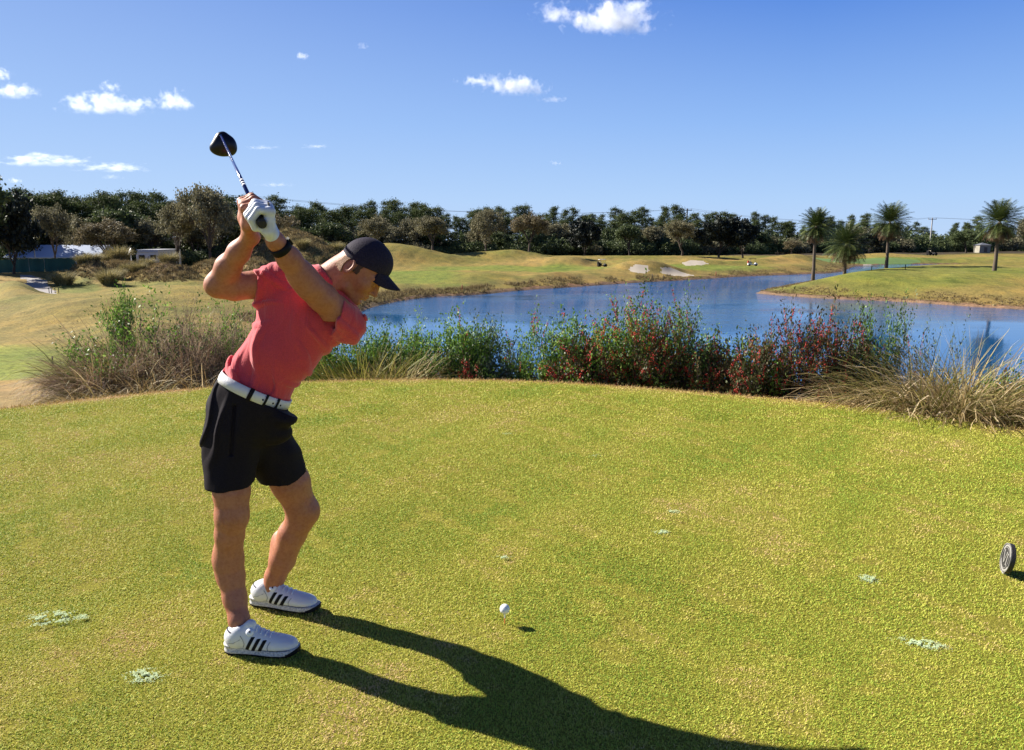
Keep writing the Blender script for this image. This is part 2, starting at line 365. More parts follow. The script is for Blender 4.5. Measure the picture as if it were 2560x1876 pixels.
tag(obj('lake_water', me, watermat()), kind='structure')
# ================================================================== SDF MODELLING
import functools
def amax(l): return functools.reduce(np.maximum, l)
class Vol:
    def __init__(s, lo, hi, h):
        s.lo = np.array(lo, float); s.h = h
        s.n = np.ceil((np.array(hi, float)-s.lo)/h).astype(int)+1
        s.D = np.full(s.n, 1., np.float32)
    def blk(s, lo, hi, m):
        a = np.clip(np.floor((np.array(lo)-m-s.lo)/s.h).astype(int), 0, s.n); b = np.clip(np.ceil((np.array(hi)+m-s.lo)/s.h).astype(int)+1, 0, s.n)
        if (b <= a).any(): return None
        ax = [(s.lo[i]+s.h*np.arange(a[i], b[i])).astype(np.float32) for i in range(3)]
        return (slice(a[0], b[0]), slice(a[1], b[1]), slice(a[2], b[2])), ax[0][:, None, None], ax[1][None, :, None], ax[2][None, None, :]
    def op(s, B, d, k, mode):
        o = s.D[B]; d = d.astype(np.float32)
        if mode == 'u':
            h = np.clip(.5+.5*(o-d)/k, 0, 1); s.D[B] = o*(1-h)+d*h-k*h*(1-h)
        elif mode == 's':
            h = np.clip(.5-.5*(o+d)/k, 0, 1); s.D[B] = o*(1-h)-d*h+k*h*(1-h)
        elif mode == 'i': s.D[B] = np.maximum(o, d)
    def cone(s, a, b, ra, rb, k=.01, mode='u', sq=None):
        a = np.array(a, float); b = np.array(b, float); r = max(ra, rb)
        q = s.blk(np.minimum(a, b)-r, np.maximum(a, b)+r, k+3*s.h)
        if q is None: return
        B, X, Y, Z = q; e = b-a; L2 = e@e+1e-12
        t = np.clip(((X-a[0])*e[0]+(Y-a[1])*e[1]+(Z-a[2])*e[2])/L2, 0, 1)
        dx, dy, dz = X-a[0]-t*e[0], Y-a[1]-t*e[1], Z-a[2]-t*e[2]
        if sq is not None:            # squash: (axis, factor)
            ax, f = sq; ax = np.array(ax); p = dx*ax[0]+dy*ax[1]+dz*ax[2]
            dx, dy, dz = dx+ax[0]*p*(f-1), dy+ax[1]*p*(f-1), dz+ax[2]*p*(f-1)
        s.op(B, np.sqrt(dx*dx+dy*dy+dz*dz)-(ra+(rb-ra)*t), k, mode)
    def chain(s, P, r, k=.01, mode='u', **kw):
        for i in range(len(P)-1): s.cone(P[i], P[i+1], r[i], r[i+1], k, mode, **kw)
    def ell(s, c, r, axes=None, k=.01, mode='u'):
        c = np.array(c, float); r = np.array(r, float); A = np.eye(3) if axes is None else np.array(axes)
        q = s.blk(c-r.max(), c+r.max(), k+3*s.h)
        if q is None: return
        B, X, Y, Z = q; X, Y, Z = X-c[0], Y-c[1], Z-c[2]
        u = [X*A[i][0]+Y*A[i][1]+Z*A[i][2] for i in range(3)]
        k0 = np.sqrt(sum((u[i]/r[i])**2 for i in range(3))); k1 = np.sqrt(sum((u[i]/r[i]**2)**2 for i in range(3)))+1e-9
        s.op(B, k0*(k0-1)/k1, k, mode)
    def plane(s, c, n, box=None, m=0.):
        "keep the side opposite to n; only inside box if given"
        n = np.array(n, float); n /= np.linalg.norm(n); c = np.array(c, float)
        lo, hi = (s.lo, s.lo+s.n*s.h) if box is None else box
        q = s.blk(lo, hi, 0)
        if q is None: return
        B, X, Y, Z = q; s.op(B, (X-c[0])*n[0]+(Y-c[1])*n[1]+(Z-c[2])*n[2], .001, 'i')
    def merge(s, v2, k):
        o, d = s.D, v2.D; h = np.clip(.5+.5*(o-d)/k, 0, 1); s.D = (o*(1-h)+d*h-k*h*(1-h)).astype(np.float32)
    def disp(s, f):
        X, Y, Z = [(s.lo[i]+s.h*np.arange(s.n[i])).astype(np.float32) for i in range(3)]
        near = np.abs(s.D) < .03; ix = np.nonzero(near)
        s.D[ix] += f(X[ix[0]], Y[ix[1]], Z[ix[2]]).astype(np.float32)
    def nets(s):
        D = s.D; I = D < 0; n = D.shape
        cnt = np.zeros(tuple(np.array(n)-1), np.int8)
        for i in (0, 1):
            for j in (0, 1):
                for k in (0, 1): cnt += I[i:n[0]-1+i, j:n[1]-1+j, k:n[2]-1+k]
        act = (cnt > 0) & (cnt < 8); c = np.stack(np.nonzero(act), 1)
        idx = np.full(act.shape, -1, np.int32); idx[act] = np.arange(len(c))
        acc = np.zeros((len(c), 3)); num = np.zeros(len(c))
        cor = [(i, j, k) for i in (0, 1) for j in (0, 1) for k in (0, 1)]
        val = {q: D[c[:, 0]+q[0], c[:, 1]+q[1], c[:, 2]+q[2]] for q in cor}
        for q in cor:
            for ax in range(3):
                if q[ax] == 0:
                    p = list(q); p[ax] = 1; a, b = val[q], val[tuple(p)]
                    m = (a < 0) != (b < 0); t = np.where(m, a/np.where(m, a-b, 1), 0)
                    pt = np.array(q, float)[None, :].repeat(len(c), 0); pt[:, ax] += t
                    acc[m] += pt[m]; num[m] += 1
        V = s.lo+(c+acc/num[:, None])*s.h
        F = []
        for ax in range(3):
            sl0 = [slice(1, -1)]*3; sl1 = [slice(1, -1)]*3; sl0[ax] = slice(0, -1); sl1[ax] = slice(1, None)
            a = I[tuple(sl0)]; b = I[tuple(sl1)]; m = a != b; e = np.stack(np.nonzero(m), 1)
            if not len(e): continue
            g = e.copy(); o = [i for i in range(3) if i != ax]; g[:, o] += 1
            u, v = np.zeros(3, int), np.zeros(3, int); u[o[0]] = 1; v[o[1]] = 1
            f = np.stack([idx[tuple((g-w_).T)] for w_ in (0*u, u, u+v, v)], 1)
            flip = a[tuple(e.T)] ^ (ax == 1)
            f[flip] = f[flip][:, ::-1]; F.append(f)
        F = np.concatenate(F); F = F[(F >= 0).all(1)]
        return V, F
    def mesh(s, name):
        V, F = keep_largest(*s.nets()) if name == 'hair' else s.nets(); return mesh(name, V, F[:, ::-1], True)
def keep_largest(V, F):
    L = np.arange(len(V))
    while True:
        m = L[F].min(1); N = L.copy(); np.minimum.at(N, F.ravel(), np.repeat(m, 4)); N = N[N]
        if (N == L).all(): break
        L = N
    u, c = np.unique(L[F[:, 0]], return_counts=True); return V, F[L[F[:, 0]] == u[c.argmax()]]
def join_meshes(name, parts):
    V = []; F = []; n = 0
    for v, f in parts: V.append(v); F.append(f+n); n += len(v)
    return mesh(name, np.concatenate(V), np.concatenate(F)[:, ::-1], True)
def nrm(v): v = np.array(v, float); return v/np.linalg.norm(v)
def frame(s, f):
    "axes (lateral, forward, up) from up s and rough forward f"
    s = nrm(s); f = np.array(f, float); f = nrm(f-(f@s)*s); return np.array([np.cross(f, s), f, s])
# ================================================================== THE GOLFER
# --- club line
BUTT = W(656, 562, 2.53)
_Y = 3.2
for _ in range(40):
    TIP = W(551, 337, _Y); L = np.linalg.norm(TIP-BUTT); _Y += (1.12-L)*.8
SH = nrm(TIP-BUTT); E1 = nrm(np.array((1., 0, 0))-SH[0]*SH); E2 = np.cross(SH, E1); E2 = E2 if E2[2] > 0 else -E2
def gp(s_, a, r):            # point round the grip: distance along, angle (deg, 0 = right, 90 = up), radius
    a = R(a); return BUTT+SH*s_+r*(math.cos(a)*E1+math.sin(a)*E2)
# --- joints
wrL = W(689, 604, 2.62); elL = W(775, 715, 2.755); shL = W(874, 808, 2.93)
wrR = W(627, 592, 2.71); elR = W(547, 711, 2.82); shR = W(700, 703, 2.94)
neckb = W(800, 712, 2.98)
# --- head frame
HF = nrm((.72, -.06, -.69)); HU = nrm(np.array((.69, .03, .72))-HF*(np.array((.69, .03, .72))@HF)); HL = np.cross(HU, HF)
if HL[1] > 0: HL = -HL     # towards the camera (his right)
HC = W(915, 663, 2.99)
def hp(f, u, l=0.): return HC+HF*f+HU*u+HL*l
HA = np.array([HF, HU, HL])
def fingers(v, side, g=0., k=.004):
    # left hand (gloved) near the butt, right hand further up
    for j in range(4):
        if side == 'L':
            so_ = .030+.0215*j; A_ = [38, 92, 158, 222, 262]; r_ = [.046, .043, .034, .030, .026]
        else:
            so_ = .112+.0205*j; A_ = [146, 92, 22, -40, -78]; r_ = [.046, .040, .031, .028, .026]
        ln = (0.0, .004, .003, -.004)[3-j]
        P = [gp(so_-(.008 if side == 'R' and j == 0 else 0), a, r+ln*(i in (1, 2))) for i, (a, r) in enumerate(zip(A_, r_))]
        rad = [.0115, .0108, .0098, .009, .0075]
        v.chain(P, [x+g for x in rad], k)
    if side == 'L':
        pc = [gp(s_, a, r) for s_, a, r in ((.035, 38, .044), (.095, 38, .044))]
        heel = [gp(.030, -62, .040), gp(.085, -50, .040)]
        for p, q in zip(pc, heel): v.cone(p, q, .0135+g, .017+g, .012)
        v.cone((pc[0]+pc[1])/2, (heel[0]+heel[1])/2, .016+g, .020+g, .014)
        v.cone(pc[0]*.5+heel[0]*.5, pc[1]*.5+heel[1]*.5, .014+g, .014+g, .014)
        v.cone(heel[0], wrL, .018+g, .024+g, .02); v.cone(heel[1], wrL, .018+g, .024+g, .02)
        # thumb lies along the grip
        v.chain([heel[1], gp(.11, -95, .030), gp(.145, -110, .024)], [.015+g, .0125+g, .010+g], .006)
    else:
        pc = [gp(.108, 146, .045), gp(.172, 146, .045)]
        heel = [gp(.100, 222, .050), gp(.150, 214, .048)]
        for p, q in zip(pc, heel): v.cone(p, q, .0130+g, .018+g, .012)
        v.cone((pc[0]+pc[1])/2, (heel[0]+heel[1])/2, .014+g, .020+g, .012)
        v.cone(heel[0], wrR, .020+g, .023+g, .02); v.cone(heel[1], wrR, .020+g, .023+g, .02)
        v.chain([heel[1], gp(.165, 196, .040), gp(.178, 128, .033), gp(.192, 96, .026)], [.017+g, .0135+g, .0115+g, .009+g], .005)
def legs(v, g=0.):
    v.chain([W(588, 1060, 2.87), W(579, 1150, 2.84), W(579, 1229, 2.82), W(578, 1290, 2.815), W(574, 1335, 2.825), W(573, 1400, 2.85), W(578, 1442, 2.85), W(587, 1495, 2.83), W(598, 1551, 2.79), W(603, 1590, 2.775)],
            [x+g for x in (.078, .068, .0665, .0585, .0530, .0530, .0500, .0435, .0375, .031)], .022)
    v.ell(W(588, 1288, 2.80), (.038, .034, .050), k=.045)       # kneecap
    v.ell(W(561, 1395, 2.87), (.034, .04, .085), k=.045)        # calf
    v.chain([W(655, 1070, 3.0), W(690, 1140, 3.03), W(726, 1206, 3.055), W(752, 1268, 3.08), W(750, 1300, 3.09), W(731, 1335, 3.11), W(706, 1400, 3.14), W(688, 1442, 3.15), W(678, 1472, 3.150), W(672, 1500, 3.157)],
            [x+g for x in (.080, .076, .078, .063, .056, .0575, .053, .043, .036, .029)], .022)
    v.ell(W(778, 1281, 3.075), (.034, .035, .042), k=.035)
    v.ell(W(705, 1365, 3.16), (.05, .04, .075), k=.03)
def arms(v):
    # right arm
    v.chain([shR, W(632, 713, 2.885), W(585, 717, 2.85), elR], [.054, .046, .047, .042], .03)
    v.cone(W(531, 718, 2.825), W(538, 723, 2.83), .023, .023, .03)     # elbow point
    v.chain([elR, W(571, 668, 2.79), W(597, 631, 2.75), wrR], [.042, .041, .0345, .028], .03)
    # left arm
    v.chain([shL, W(840, 778, 2.855), W(805, 743, 2.80), elL], [.056, .052, .049, .046], .03)
    v.chain([elL, W(753, 688, 2.73), W(722, 646, 2.68), wrL], [.046, .0445, .037, .028], .03)
def headsdf(v, g=0.):
    v.ell(hp(-.004, .004), (.091+g, .086+g, .074+g), HA, .02)
    v.ell(hp(-.022, -.022), (.076+g, .072+g, .070+g), HA, .02)
    v.ell(hp(.020, -.052), (.068+g, .075+g, .060+g), HA, .03)
    for s_ in (1, -1):
        v.chain([hp(-.022, -.078, s_*.050), hp(.006, -.108, s_*.045), hp(.058, -.130, s_*.012)], [.016, .015, .017], .02)   # jaw
        v.ell(hp(.052, -.050, s_*.040), (.026, .022, .022), HA, .025)
    v.ell(hp(.067, -.127), (.018, .016, .022), HA, .012)               # chin
    v.ell(hp(.058, -.098), (.030, .034, .030), HA, .015)               # muzzle
    v.cone(hp(.086, -.010, .012), hp(.066, -.012, .046), .011, .010, .014); v.cone(hp(.086, -.010, -.012), hp(.066, -.012, -.046), .011, .010, .014)
    for s_ in (1, -1): v.ell(hp(.094, -.033, s_*.032), (.018, .013, .019), HA, .012, 's')
    for s_ in (1, -1): v.ell(hp(.071, -.033, s_*.031), (.0145, .0125, .0150), HA, .004)
    for s_ in (1, -1): v.cone(hp(.0835, -.0385, s_*.021), hp(.0765, -.0385, s_*.043), .0016, .0016, .002, 's')   # lash line, lids down
    v.chain([hp(.084, -.022), hp(.093, -.044), hp(.103, -.060)], [.0085, .009, .0105], .010)
    v.cone(hp(.094, -.066, .006), hp(.086, -.067, .013), .007, .0075, .005); v.cone(hp(.094, -.066, -.006), hp(.086, -.067, -.013), .007, .0075, .005)
    v.ell(hp(.0955, -.0735, .0065), (.004, .004, .003), HA, .002, 's')
    v.chain([hp(.078, -.092, .022), hp(.087, -.089, 0), hp(.078, -.092, -.022)], [.004, .0065, .004], .006)
    v.chain([hp(.077, -.101, .019), hp(.085, -.103, 0), hp(.077, -.101, -.019)], [.004, .007, .004], .006)
    v.chain([hp(.077, -.0965, .027), hp(.094, -.096, 0), hp(.077, -.0965, -.027)], [.0018, .0022, .0018], .002, 's')
    v.ell(hp(.083, -.1125), (.010, .005, .018), HA, .01, 's')
    for s_ in (1, -1):     # ears
        ea = nrm(HL*s_*.85-HF*.45); eb = nrm(HU-.15*HF); eb = nrm(eb-ea*(eb@ea)); ec = np.cross(ea, eb); AX = np.array([ea, eb, ec])
        c = hp(-.026, -.037, s_*.079)
        v.ell(c, (.0065, .031, .019), AX, .006)
        v.ell(c+ea*.007+eb*.004, (.0065, .019, .0105), AX, .004, 's')
        v.ell(c+ea*.003-eb*.004+ec*(-.0)+HF*.012, (.006, .006, .005), AX, .004)
    v.chain([hp(-.028, -.045), hp(-.050, -.085), neckb-np.array((0, 0, .0))], [.060, .0575, .066], .03)
    v.chain([hp(-.040, -.050, .045), neckb+np.array((.05, -.045, -.03))], [.018, .018], .02)     # neck muscle
def torso(v, g=0., k=.05):
    aL = nrm((.865, .14, -.48)); aS = nrm((.47, .10, .86)); AX = frame(aS, np.cross(aS, aL)*-1); 
    wA = frame(BN, BF)
    v.ell(W(640, 985, 2.905), (.134+g, .106+g, .10), wA, k)
    v.ell(W(667, 927, 2.915), (.126+g, .098+g, .12), AX, k)
    v.ell(W(707, 873, 2.90), (.139+g, .113+g, .13), AX, k)
    v.ell(W(754, 802, 2.915), (.159+g, .118+g, .135), AX, k)
    v.cone(W(708, 738, 2.96), W(835, 790, 2.97), .085+g, .078+g, k)
    v.cone(W(700, 705, 2.95), W(775, 722, 3.0), .062+g, .070+g, k)
    v.cone(neckb, W(862, 800, 2.97), .060+g, .066+g, k)
    v.cone(neckb, W(720, 712, 2.96), .062+g, .062+g, k)
# belt ring frame
BC = W(638, 977, 2.90); BN = nrm((.455, .16, .875)); BF = np.array((.72, -.69, 0)); BF = nrm(BF-(BF@BN)*BN); BL = np.cross(BF, BN)
BR1, BR2 = .143, .122
M_skin, t_, b_ = new_mat('skin')
_n = noise(t_, 14, 4, .6, geo_pos(t_)); _n2 = noise(t_, 75, 5, .7, geo_pos(t_))
_c = ramp(t_, _n, [(.3, (.36, .125, .070)), (.55, (.40, .150, .088)), (.75, (.44, .175, .105))])
_c = mixc(t_, .28, _c, ramp(t_, _n2, [(.4, (.28, .09, .035)), (.55, (.46, .21, .11))]))
t_.links.new(_c, b_.inputs['Base Color']); b_.inputs['Roughness'].default_value = .55
b_.inputs['Subsurface Weight'].default_value = .12; b_.inputs['Subsurface Radius'].default_value = (.02, .006, .003); b_.inputs['Subsurface Scale'].default_value = .5
bump(t_, b_, _n2, .45, .003)
# ---- body, one mesh
parts = []
v = Vol(HC-.24, HC+.16, .0022)
v.lo[0] -= .04
headsdf(v); parts.append(v.nets())
v = Vol((-1.24, 2.44, 1.30), (-.50, 3.06, 1.80), .003)
arms(v); fingers(v, 'L'); fingers(v, 'R'); parts.append(v.nets())
v = Vol((-1.20, 2.66, .03), (-.70, 3.32, 1.02), .004)
legs(v); parts.append(v.nets())
v = Vol((-1.15, 2.70, .80), (-.50, 3.12, 1.62), .008)
torso(v, -.022); parts.append(v.nets())
PERSON = obj('person', join_meshes('person', parts), M_skin)
tag(PERSON, 'man in coral shirt and black shorts at the top of a golf backswing', 'person')
# ---- shirt
def fabric(name, col, rough=.85, var=.06, weave=700, bs=.25, sheen=.3):
    m, t, b = new_mat(name); g = geo_pos(t)
    c = mixc(t, noise(t, 6, 3, .5, g), tuple(x*(1-var) for x in col), tuple(x*(1+var) for x in col))
    c = mixc(t, .5, c, ramp(t, noise(t, 260, 2, .5, g), [(.35, tuple(x*.8 for x in col)), (.65, tuple(min(1, x*1.15) for x in col))]))
    t.links.new(c, b.inputs['Base Color']); b.inputs['Roughness'].default_value = rough; b.inputs['Specular IOR Level'].default_value = .2
    b.inputs['Sheen Weight'].default_value = sheen
    bn = bump(t, b, noise(t, weave, 2, .5, g), bs, .001)
    dn_ = nd(t, 'ShaderNodeTexNoise', Scale=11., Detail=4., Roughness=.55, Distortion=1.6); t.links.new(geo_pos(t, (1.6, 1, .8)), dn_.inputs['Vector'])
    b2 = nd(t, 'ShaderNodeBump', Strength=.55, Distance=.018); t.links.new(dn_.outputs[0], b2.inputs['Height']); t.links.new(b2.outputs[0], bn.inputs['Normal']); return m
M_shirt = fabric('coral_knit', (.56, .058, .078))
def ridge(x, s=1.): return np.exp(-(x/s)**2)
def pxy(X, Y, Z):
    "photo pixel of points (used to lay folds where the cloth has them)"
    d = Y*CT+(EYE-Z)*ST; return 1280+FPX*X/d, 938+FPX*((EYE-Z)*CT-Y*ST)/d
def shirt_folds(X, Y, Z):
    w1 = wob(X, Y, Z, 9, 2); w2 = wob(X, Y, Z, 16, 5)
    # distances along and across the torso axis
    al = (X-BC[0])*.47+(Y-BC[1])*.1+(Z-BC[2])*.87; ac = (X-BC[0])*.865-(Z-BC[2])*.48; dp = Y-BC[1]
    rg = lambda p, sh=.35: np.clip((np.sin(p)-sh)/(1-sh), 0, 1)**.8
    lowback = sstep(.34, .10, al)*sstep(.03, -.07, ac); low = sstep(.20, .02, al)
    o = -.014*rg((ac*.95+al*.50+.3*dp)*62+w1*2.6)*lowback
    o = o-.009*rg(ac*85+al*22+w1*2.5, .2)*low
    o = o-.0025*w2-.0035*w1
    o = o-.008*rg((al*1.0-ac*.45)*55+w1*2.6, .5)*sstep(0, -.10, ac)*sstep(.14, .26, al)
    o = o-.009*rg((al*.95+ac*.8)*52+w1*2.4, .45)*sstep(.04, .13, ac)*sstep(.03, .12, al)
    o = o-.0035*rg((al*.5+ac*1.0)*40+w2*2., .4)*sstep(.12, .2, al)
    dr = np.sqrt((X-shR[0]+.05)**2+(Y-shR[1]+.03)**2+(Z-shR[2])**2); o = o-.005*rg(X*88+Z*52+w1*2.2, .2)*sstep(.10, .05, dr)
    dl2 = np.sqrt((X-shL[0])**2+(Y-shL[1])**2+(Z-shL[2])**2); o = o-.0035*rg((X*.95+Z*.45)*95+w1*2.2, .2)*sstep(.12, .06, dl2)
    return o
v = Vol((-1.16, 2.66, .92), (-.50, 3.14, 1.62), .0034)
torso(v, 0)
v.cone(W(618, 905, 2.90), W(590, 932, 2.89), .034, .030, .03)      # cloth bloused over the belt at the back
slv = Vol((-1.16, 2.66, .92), (-.50, 3.14, 1.62), .0034)
slv.cone(shR+(.01, 0, 0), W(612, 717, 2.865), .066, .0555, .035)
slv.plane(W(639, 716, 2.88), W(622, 718, 2.88)-W(650, 712, 2.90)+np.array((0, 0, .007)))
slv.cone(W(560, 715, 2.84), W(650, 712, 2.90), .051, .053, .003, 's')
v.merge(slv, .035)
slv = Vol((-1.16, 2.66, .92), (-.50, 3.14, 1.62), .0034)
slv.cone(W(868, 812, 2.91), W(805, 755, 2.80), .0735, .063, .03)
slv.plane(W(848, 804, 2.80), (-.88, -.36, .28))
slv.cone(W(780, 728, 2.77), W(842, 790, 2.855), .0545, .0555, .003, 's')
v.merge(slv, .012)
v.disp(shirt_folds)
v.cone(hp(-.05, -.06), W(806, 706, 2.985), .062, .067, .004, 's')       # neck opening
v.plane(BC+BN*.017, -BN)
shirt = obj('shirt', v.mesh('shirt'), M_shirt, PERSON)
# collar: a folded band round the neck
nd_ = nrm(hp(-.05, -.085)-neckb); cc0 = neckb+nd_*.018
FA = frame(nd_, (0.7, -.6, -.2)); a_ = np.linspace(0, 2*math.pi, 60, endpoint=False)
prof = [(.0665, .026), (.070, .027), (.074, .016), (.079, -.004), (.077, -.012), (.072, -.010), (.066, .0)]
Vc = []; 
for r_, u_ in prof:
    Vc.append(cc0+(r_*np.cos(a_))[:, None]*FA[0]+(r_*np.sin(a_))[:, None]*FA[1]+(u_+.012*np.sin(a_))[:, None]*(-FA[2])*-1)
Vc = np.concatenate(Vc); n_ = 60; i_ = np.arange(n_); j_ = (i_+1) % n_
Fc = np.concatenate([np.stack([k*n_+i_, k*n_+j_, ((k+1) % 7)*n_+j_, ((k+1) % 7)*n_+i_], 1) for k in range(7)])
obj('collar', mesh('collar', Vc, Fc[:, ::-1]), M_shirt, shirt)
# ---- shorts
M_short, t_, b_ = new_mat('black_stretch'); g_ = geo_pos(t_)
t_.links.new(ramp(t_, noise(t_, 300, 2, .5, g_), [(.3, (.008, .0065, .009)), (.7, (.018, .014, .019))]), b_.inputs['Base Color'])
b_.inputs['Roughness'].default_value = .7; b_.inputs['Specular IOR Level'].default_value = .09; b_.inputs['Sheen Weight'].default_value = .012; b_.inputs['Sheen Tint'].default_value = (.6, .5, .7, 1); bump(t_, b_, noise(t_, 500, 2, .5, g_), .2, .001)
v = Vol((-1.28, 2.60, .62), (-.68, 3.25, 1.16), .0042)
wA = frame(BN, BF)
v.ell(W(640, 985, 2.90), (.142, .118, .09), wA, .04)
v.ell(W(616, 1035, 2.905), (.148, .128, .12), frame((.25, .1, .95), BF), .05)
v.cone(W(582, 1022, 2.93), W(592, 1062, 2.90), .094, .096, .04)
v.ell(W(712, 1044, 2.85), (.040, .04, .044), k=.02)
v.cone(W(680, 1020, 2.86), W(690, 1075, 2.88), .055, .06, .03)
LB = ((-1.28, 2.60, .62), (-.68, 3.25, 1.16), .0042)
lg = Vol(*LB); lg.cone(W(583, 1085, 2.87), W(572, 1245, 2.82), .112, .083, .035)
lg.plane(W(571, 1227, 2.75), (.02, .05, -1)); lg.cone(W(577, 1222, 2.82), W(576, 1260, 2.82), .0765, .0765, .003, 's'); v.merge(lg, .03)
lg = Vol(*LB); lg.cone(W(656, 1085, 2.99), W(733, 1232, 3.06), .108, .099, .035)
lg.plane(W(717, 1210, 2.98), (.42, .05, -1)); lg.cone(W(722, 1203, 3.05), W(740, 1240, 3.07), .090, .090, .003, 's'); v.merge(lg, .03)
def sfold(X, Y, Z):
    w1 = wob(X, Y, Z, 10, 3); px, py = pxy(X, Y, Z)
    o = -.0035*w1-.002*wob(X, Y, Z, 25, 8)
    lat = sstep(590, 530, px)
    o = o-.0045*np.clip(np.sin(X*85-Z*35+w1*2.5), 0, 1)*lat*sstep(.72, .85, Z)
    o = o-.003*np.sin(Z*60+X*20+w1*2)*sstep(.25, .0, np.abs(Z-.90))*sstep(670, 715, px)
    o = o+.006*ridge((px-(592+(py-960)*-.08)), 4.5)*(Z > .80)*(Z < .99)*(Y < 2.85)       # pocket seam
    return o
v.disp(sfold)
v.disp(sfold)
v.plane(BC-BN*.014, BN)
shorts = obj('shorts', v.mesh('shorts'), M_short, PERSON)
# ---- belt
M_white = plain('white_leather', (.66, .66, .67), .45, var=.04, bmp=.15, bscale=90)
M_blk = plain('black_rubber', (.007, .007, .009), .6, var=.1, spec=.15)
def bring(rad_off, h0, h1, th, a0=0, a1=2*math.pi, n=120, off=0.0):
    a = np.linspace(a0, a1, n); c, s_ = np.cos(a), np.sin(a)
    base = lambda ro, h: BC+((BR1+ro)*c)[:, None]*BL+((BR2+ro)*s_)[:, None]*BF+h*BN
    r = [base(rad_off, h0), base(rad_off+th*.7, h0), base(rad_off+th, (h0+h1)/2), base(rad_off+th*.7, h1), base(rad_off, h1)]
    V = np.concatenate(r); i = np.arange(n-1)
    F = np.concatenate([np.stack([k*n+i, k*n+i+1, ((k+1) % 5)*n+i+1, ((k+1) % 5)*n+i], 1) for k in range(5)])
    return V, F
b = MB(); V_, F_ = bring(.0, -.020, .021, .0055); b.add(V_, F_); belt = obj('belt', b.mesh('belt', True), M_white, PERSON)
def bang(px):   # ring angle whose outer point is seen at photo column px (front half)
    best = None
    for a in np.linspace(-math.pi*.75, math.pi*.95, 500):
        p = BC+(BR1+.005)*math.cos(a)*BL+(BR2+.005)*math.sin(a)*BF; x, y = pxy(*p)
        fr = (p-BC)@np.array((.33, -.93, .2))
        if fr > 0 and (best is None or abs(x-px) < best[0]): best = (abs(x-px), a)
    return best[1]
for px, wd in ((626, .055), (664, .032), (692, .038)):
    a0 = bang(px); b = MB(); V_, F_ = bring(.0045, -.024, .0255, .004, a0-wd, a0+wd, 6); b.add(V_, F_); obj('belt_loop', b.mesh('belt_loop', True), M_short if px < 650 else M_blk, belt)
for px in (657, 682, 701):
    a0 = bang(px); p = BC+(BR1+.0062)*math.cos(a0)*BL+(BR2+.0062)*math.sin(a0)*BF; nn = nrm(math.cos(a0)*BL+math.sin(a0)*BF)
    b = MB(); b.tube([p-nn*.003, p+nn*.0008], .0035, 10); obj('belt_hole', b.mesh('belt_hole', True), M_blk, belt)
# ---- glove, watch band
M_glove, t_, b_ = new_mat('glove_leather'); g_ = geo_pos(t_)
t_.links.new(ramp(t_, noise(t_, 40, 3, .5, g_), [(.3, (.52, .56, .66)), (.6, (.66, .70, .78))]), b_.inputs['Base Color']); b_.inputs['Roughness'].default_value = .55
bump(t_, b_, noise(t_, 90, 4, .6, g_), .35, .003)
v = Vol(BUTT-(.12, .06, .14), BUTT+(.14, .20, .10), .0022)
fingers(v, 'L', .0018, .0035); v.cone(BUTT-SH*.03, BUTT+SH*.4, .0135, .0125, .001, 's')
ad = nrm(wrL-elL); v.plane(wrL-ad*.004, -ad)
glove = obj('glove', v.mesh('glove'), M_glove, PERSON)
tb = frame(nrm(gp(.06, 38, .044)-gp(.06, -55, .04)), E1)
b = MB(); pc_ = gp(.050, 52, .0575); b.box(pc_, (.020, .016, .004), ax=[nrm(SH), tb[2], np.cross(SH, tb[2])]); obj('glove_badge', b.mesh('glove_badge'), M_blk, glove)
fa = frame(ad, E1); b = MB(); cw = wrL-ad*.030
aa = np.linspace(0, 2*math.pi, 40, endpoint=False)
rg = [cw+((r_)*np.cos(aa))[:, None]*fa[0]+(r_*np.sin(aa))[:, None]*fa[1]+h_*ad for r_, h_ in ((.0325, -.013), (.0365, -.0125), (.0375, 0), (.0365, .0125), (.0325, .013))]
i_ = np.arange(40); j_ = (i_+1) % 40
b.add(np.concatenate(rg), np.concatenate([np.stack([k*40+i_, k*40+j_, ((k+1) % 5)*40+j_, ((k+1) % 5)*40+i_], 1) for k in range(5)]))
watch = obj('watch', b.mesh('watch', True), M_blk, PERSON)
up_ = nrm(np.array((.75, .25, .6))-ad*(np.array((.75, .25, .6))@ad)); b = MB()
b.box(cw+up_*.039, (.024, .020, .009), ax=[ad, np.cross(ad, up_), up_]); obj('watch_face', b.mesh('watch_face'), M_blk, watch)
# ---- cap
M_cap, t_, b_ = new_mat('dark_cap_fabric'); g_ = geo_pos(t_)
t_.links.new(ramp(t_, noise(t_, 200, 2, .5, g_), [(.3, (.018, .015, .028)), (.7, (.034, .028, .046))]), b_.inputs['Base Color']); b_.inputs['Roughness'].default_value = .75; b_.inputs['Sheen Weight'].default_value = .015; b_.inputs['Specular IOR Level'].default_value = .10
_v = nd(t_, 'ShaderNodeTexVoronoi', Scale=330.); t_.links.new(g_, _v.inputs['Vector']); bump(t_, b_, _v.outputs['Distance'], .5, .002)
v = Vol(HC-.14, HC+.15, .0022)
v.ell(hp(-.005, .014), (.0940, .0925, .081), HA, .01)
v.ell(hp(-.010, .0), (.0935, .086, .0795), HA, .01)
v.ell(hp(.026, .03), (.062, .066, .066), HA, .02)
v.ell(hp(-.003, .010), (.0925, .088, .0770), HA, .002, 's')
pc_ = hp(0, -.007); v.plane(pc_, -(HU-HF*.36))       # band plane: low at the back of the head
capc = v.mesh('cap_crown'); cap = obj('cap', capc, M_cap, PERSON)
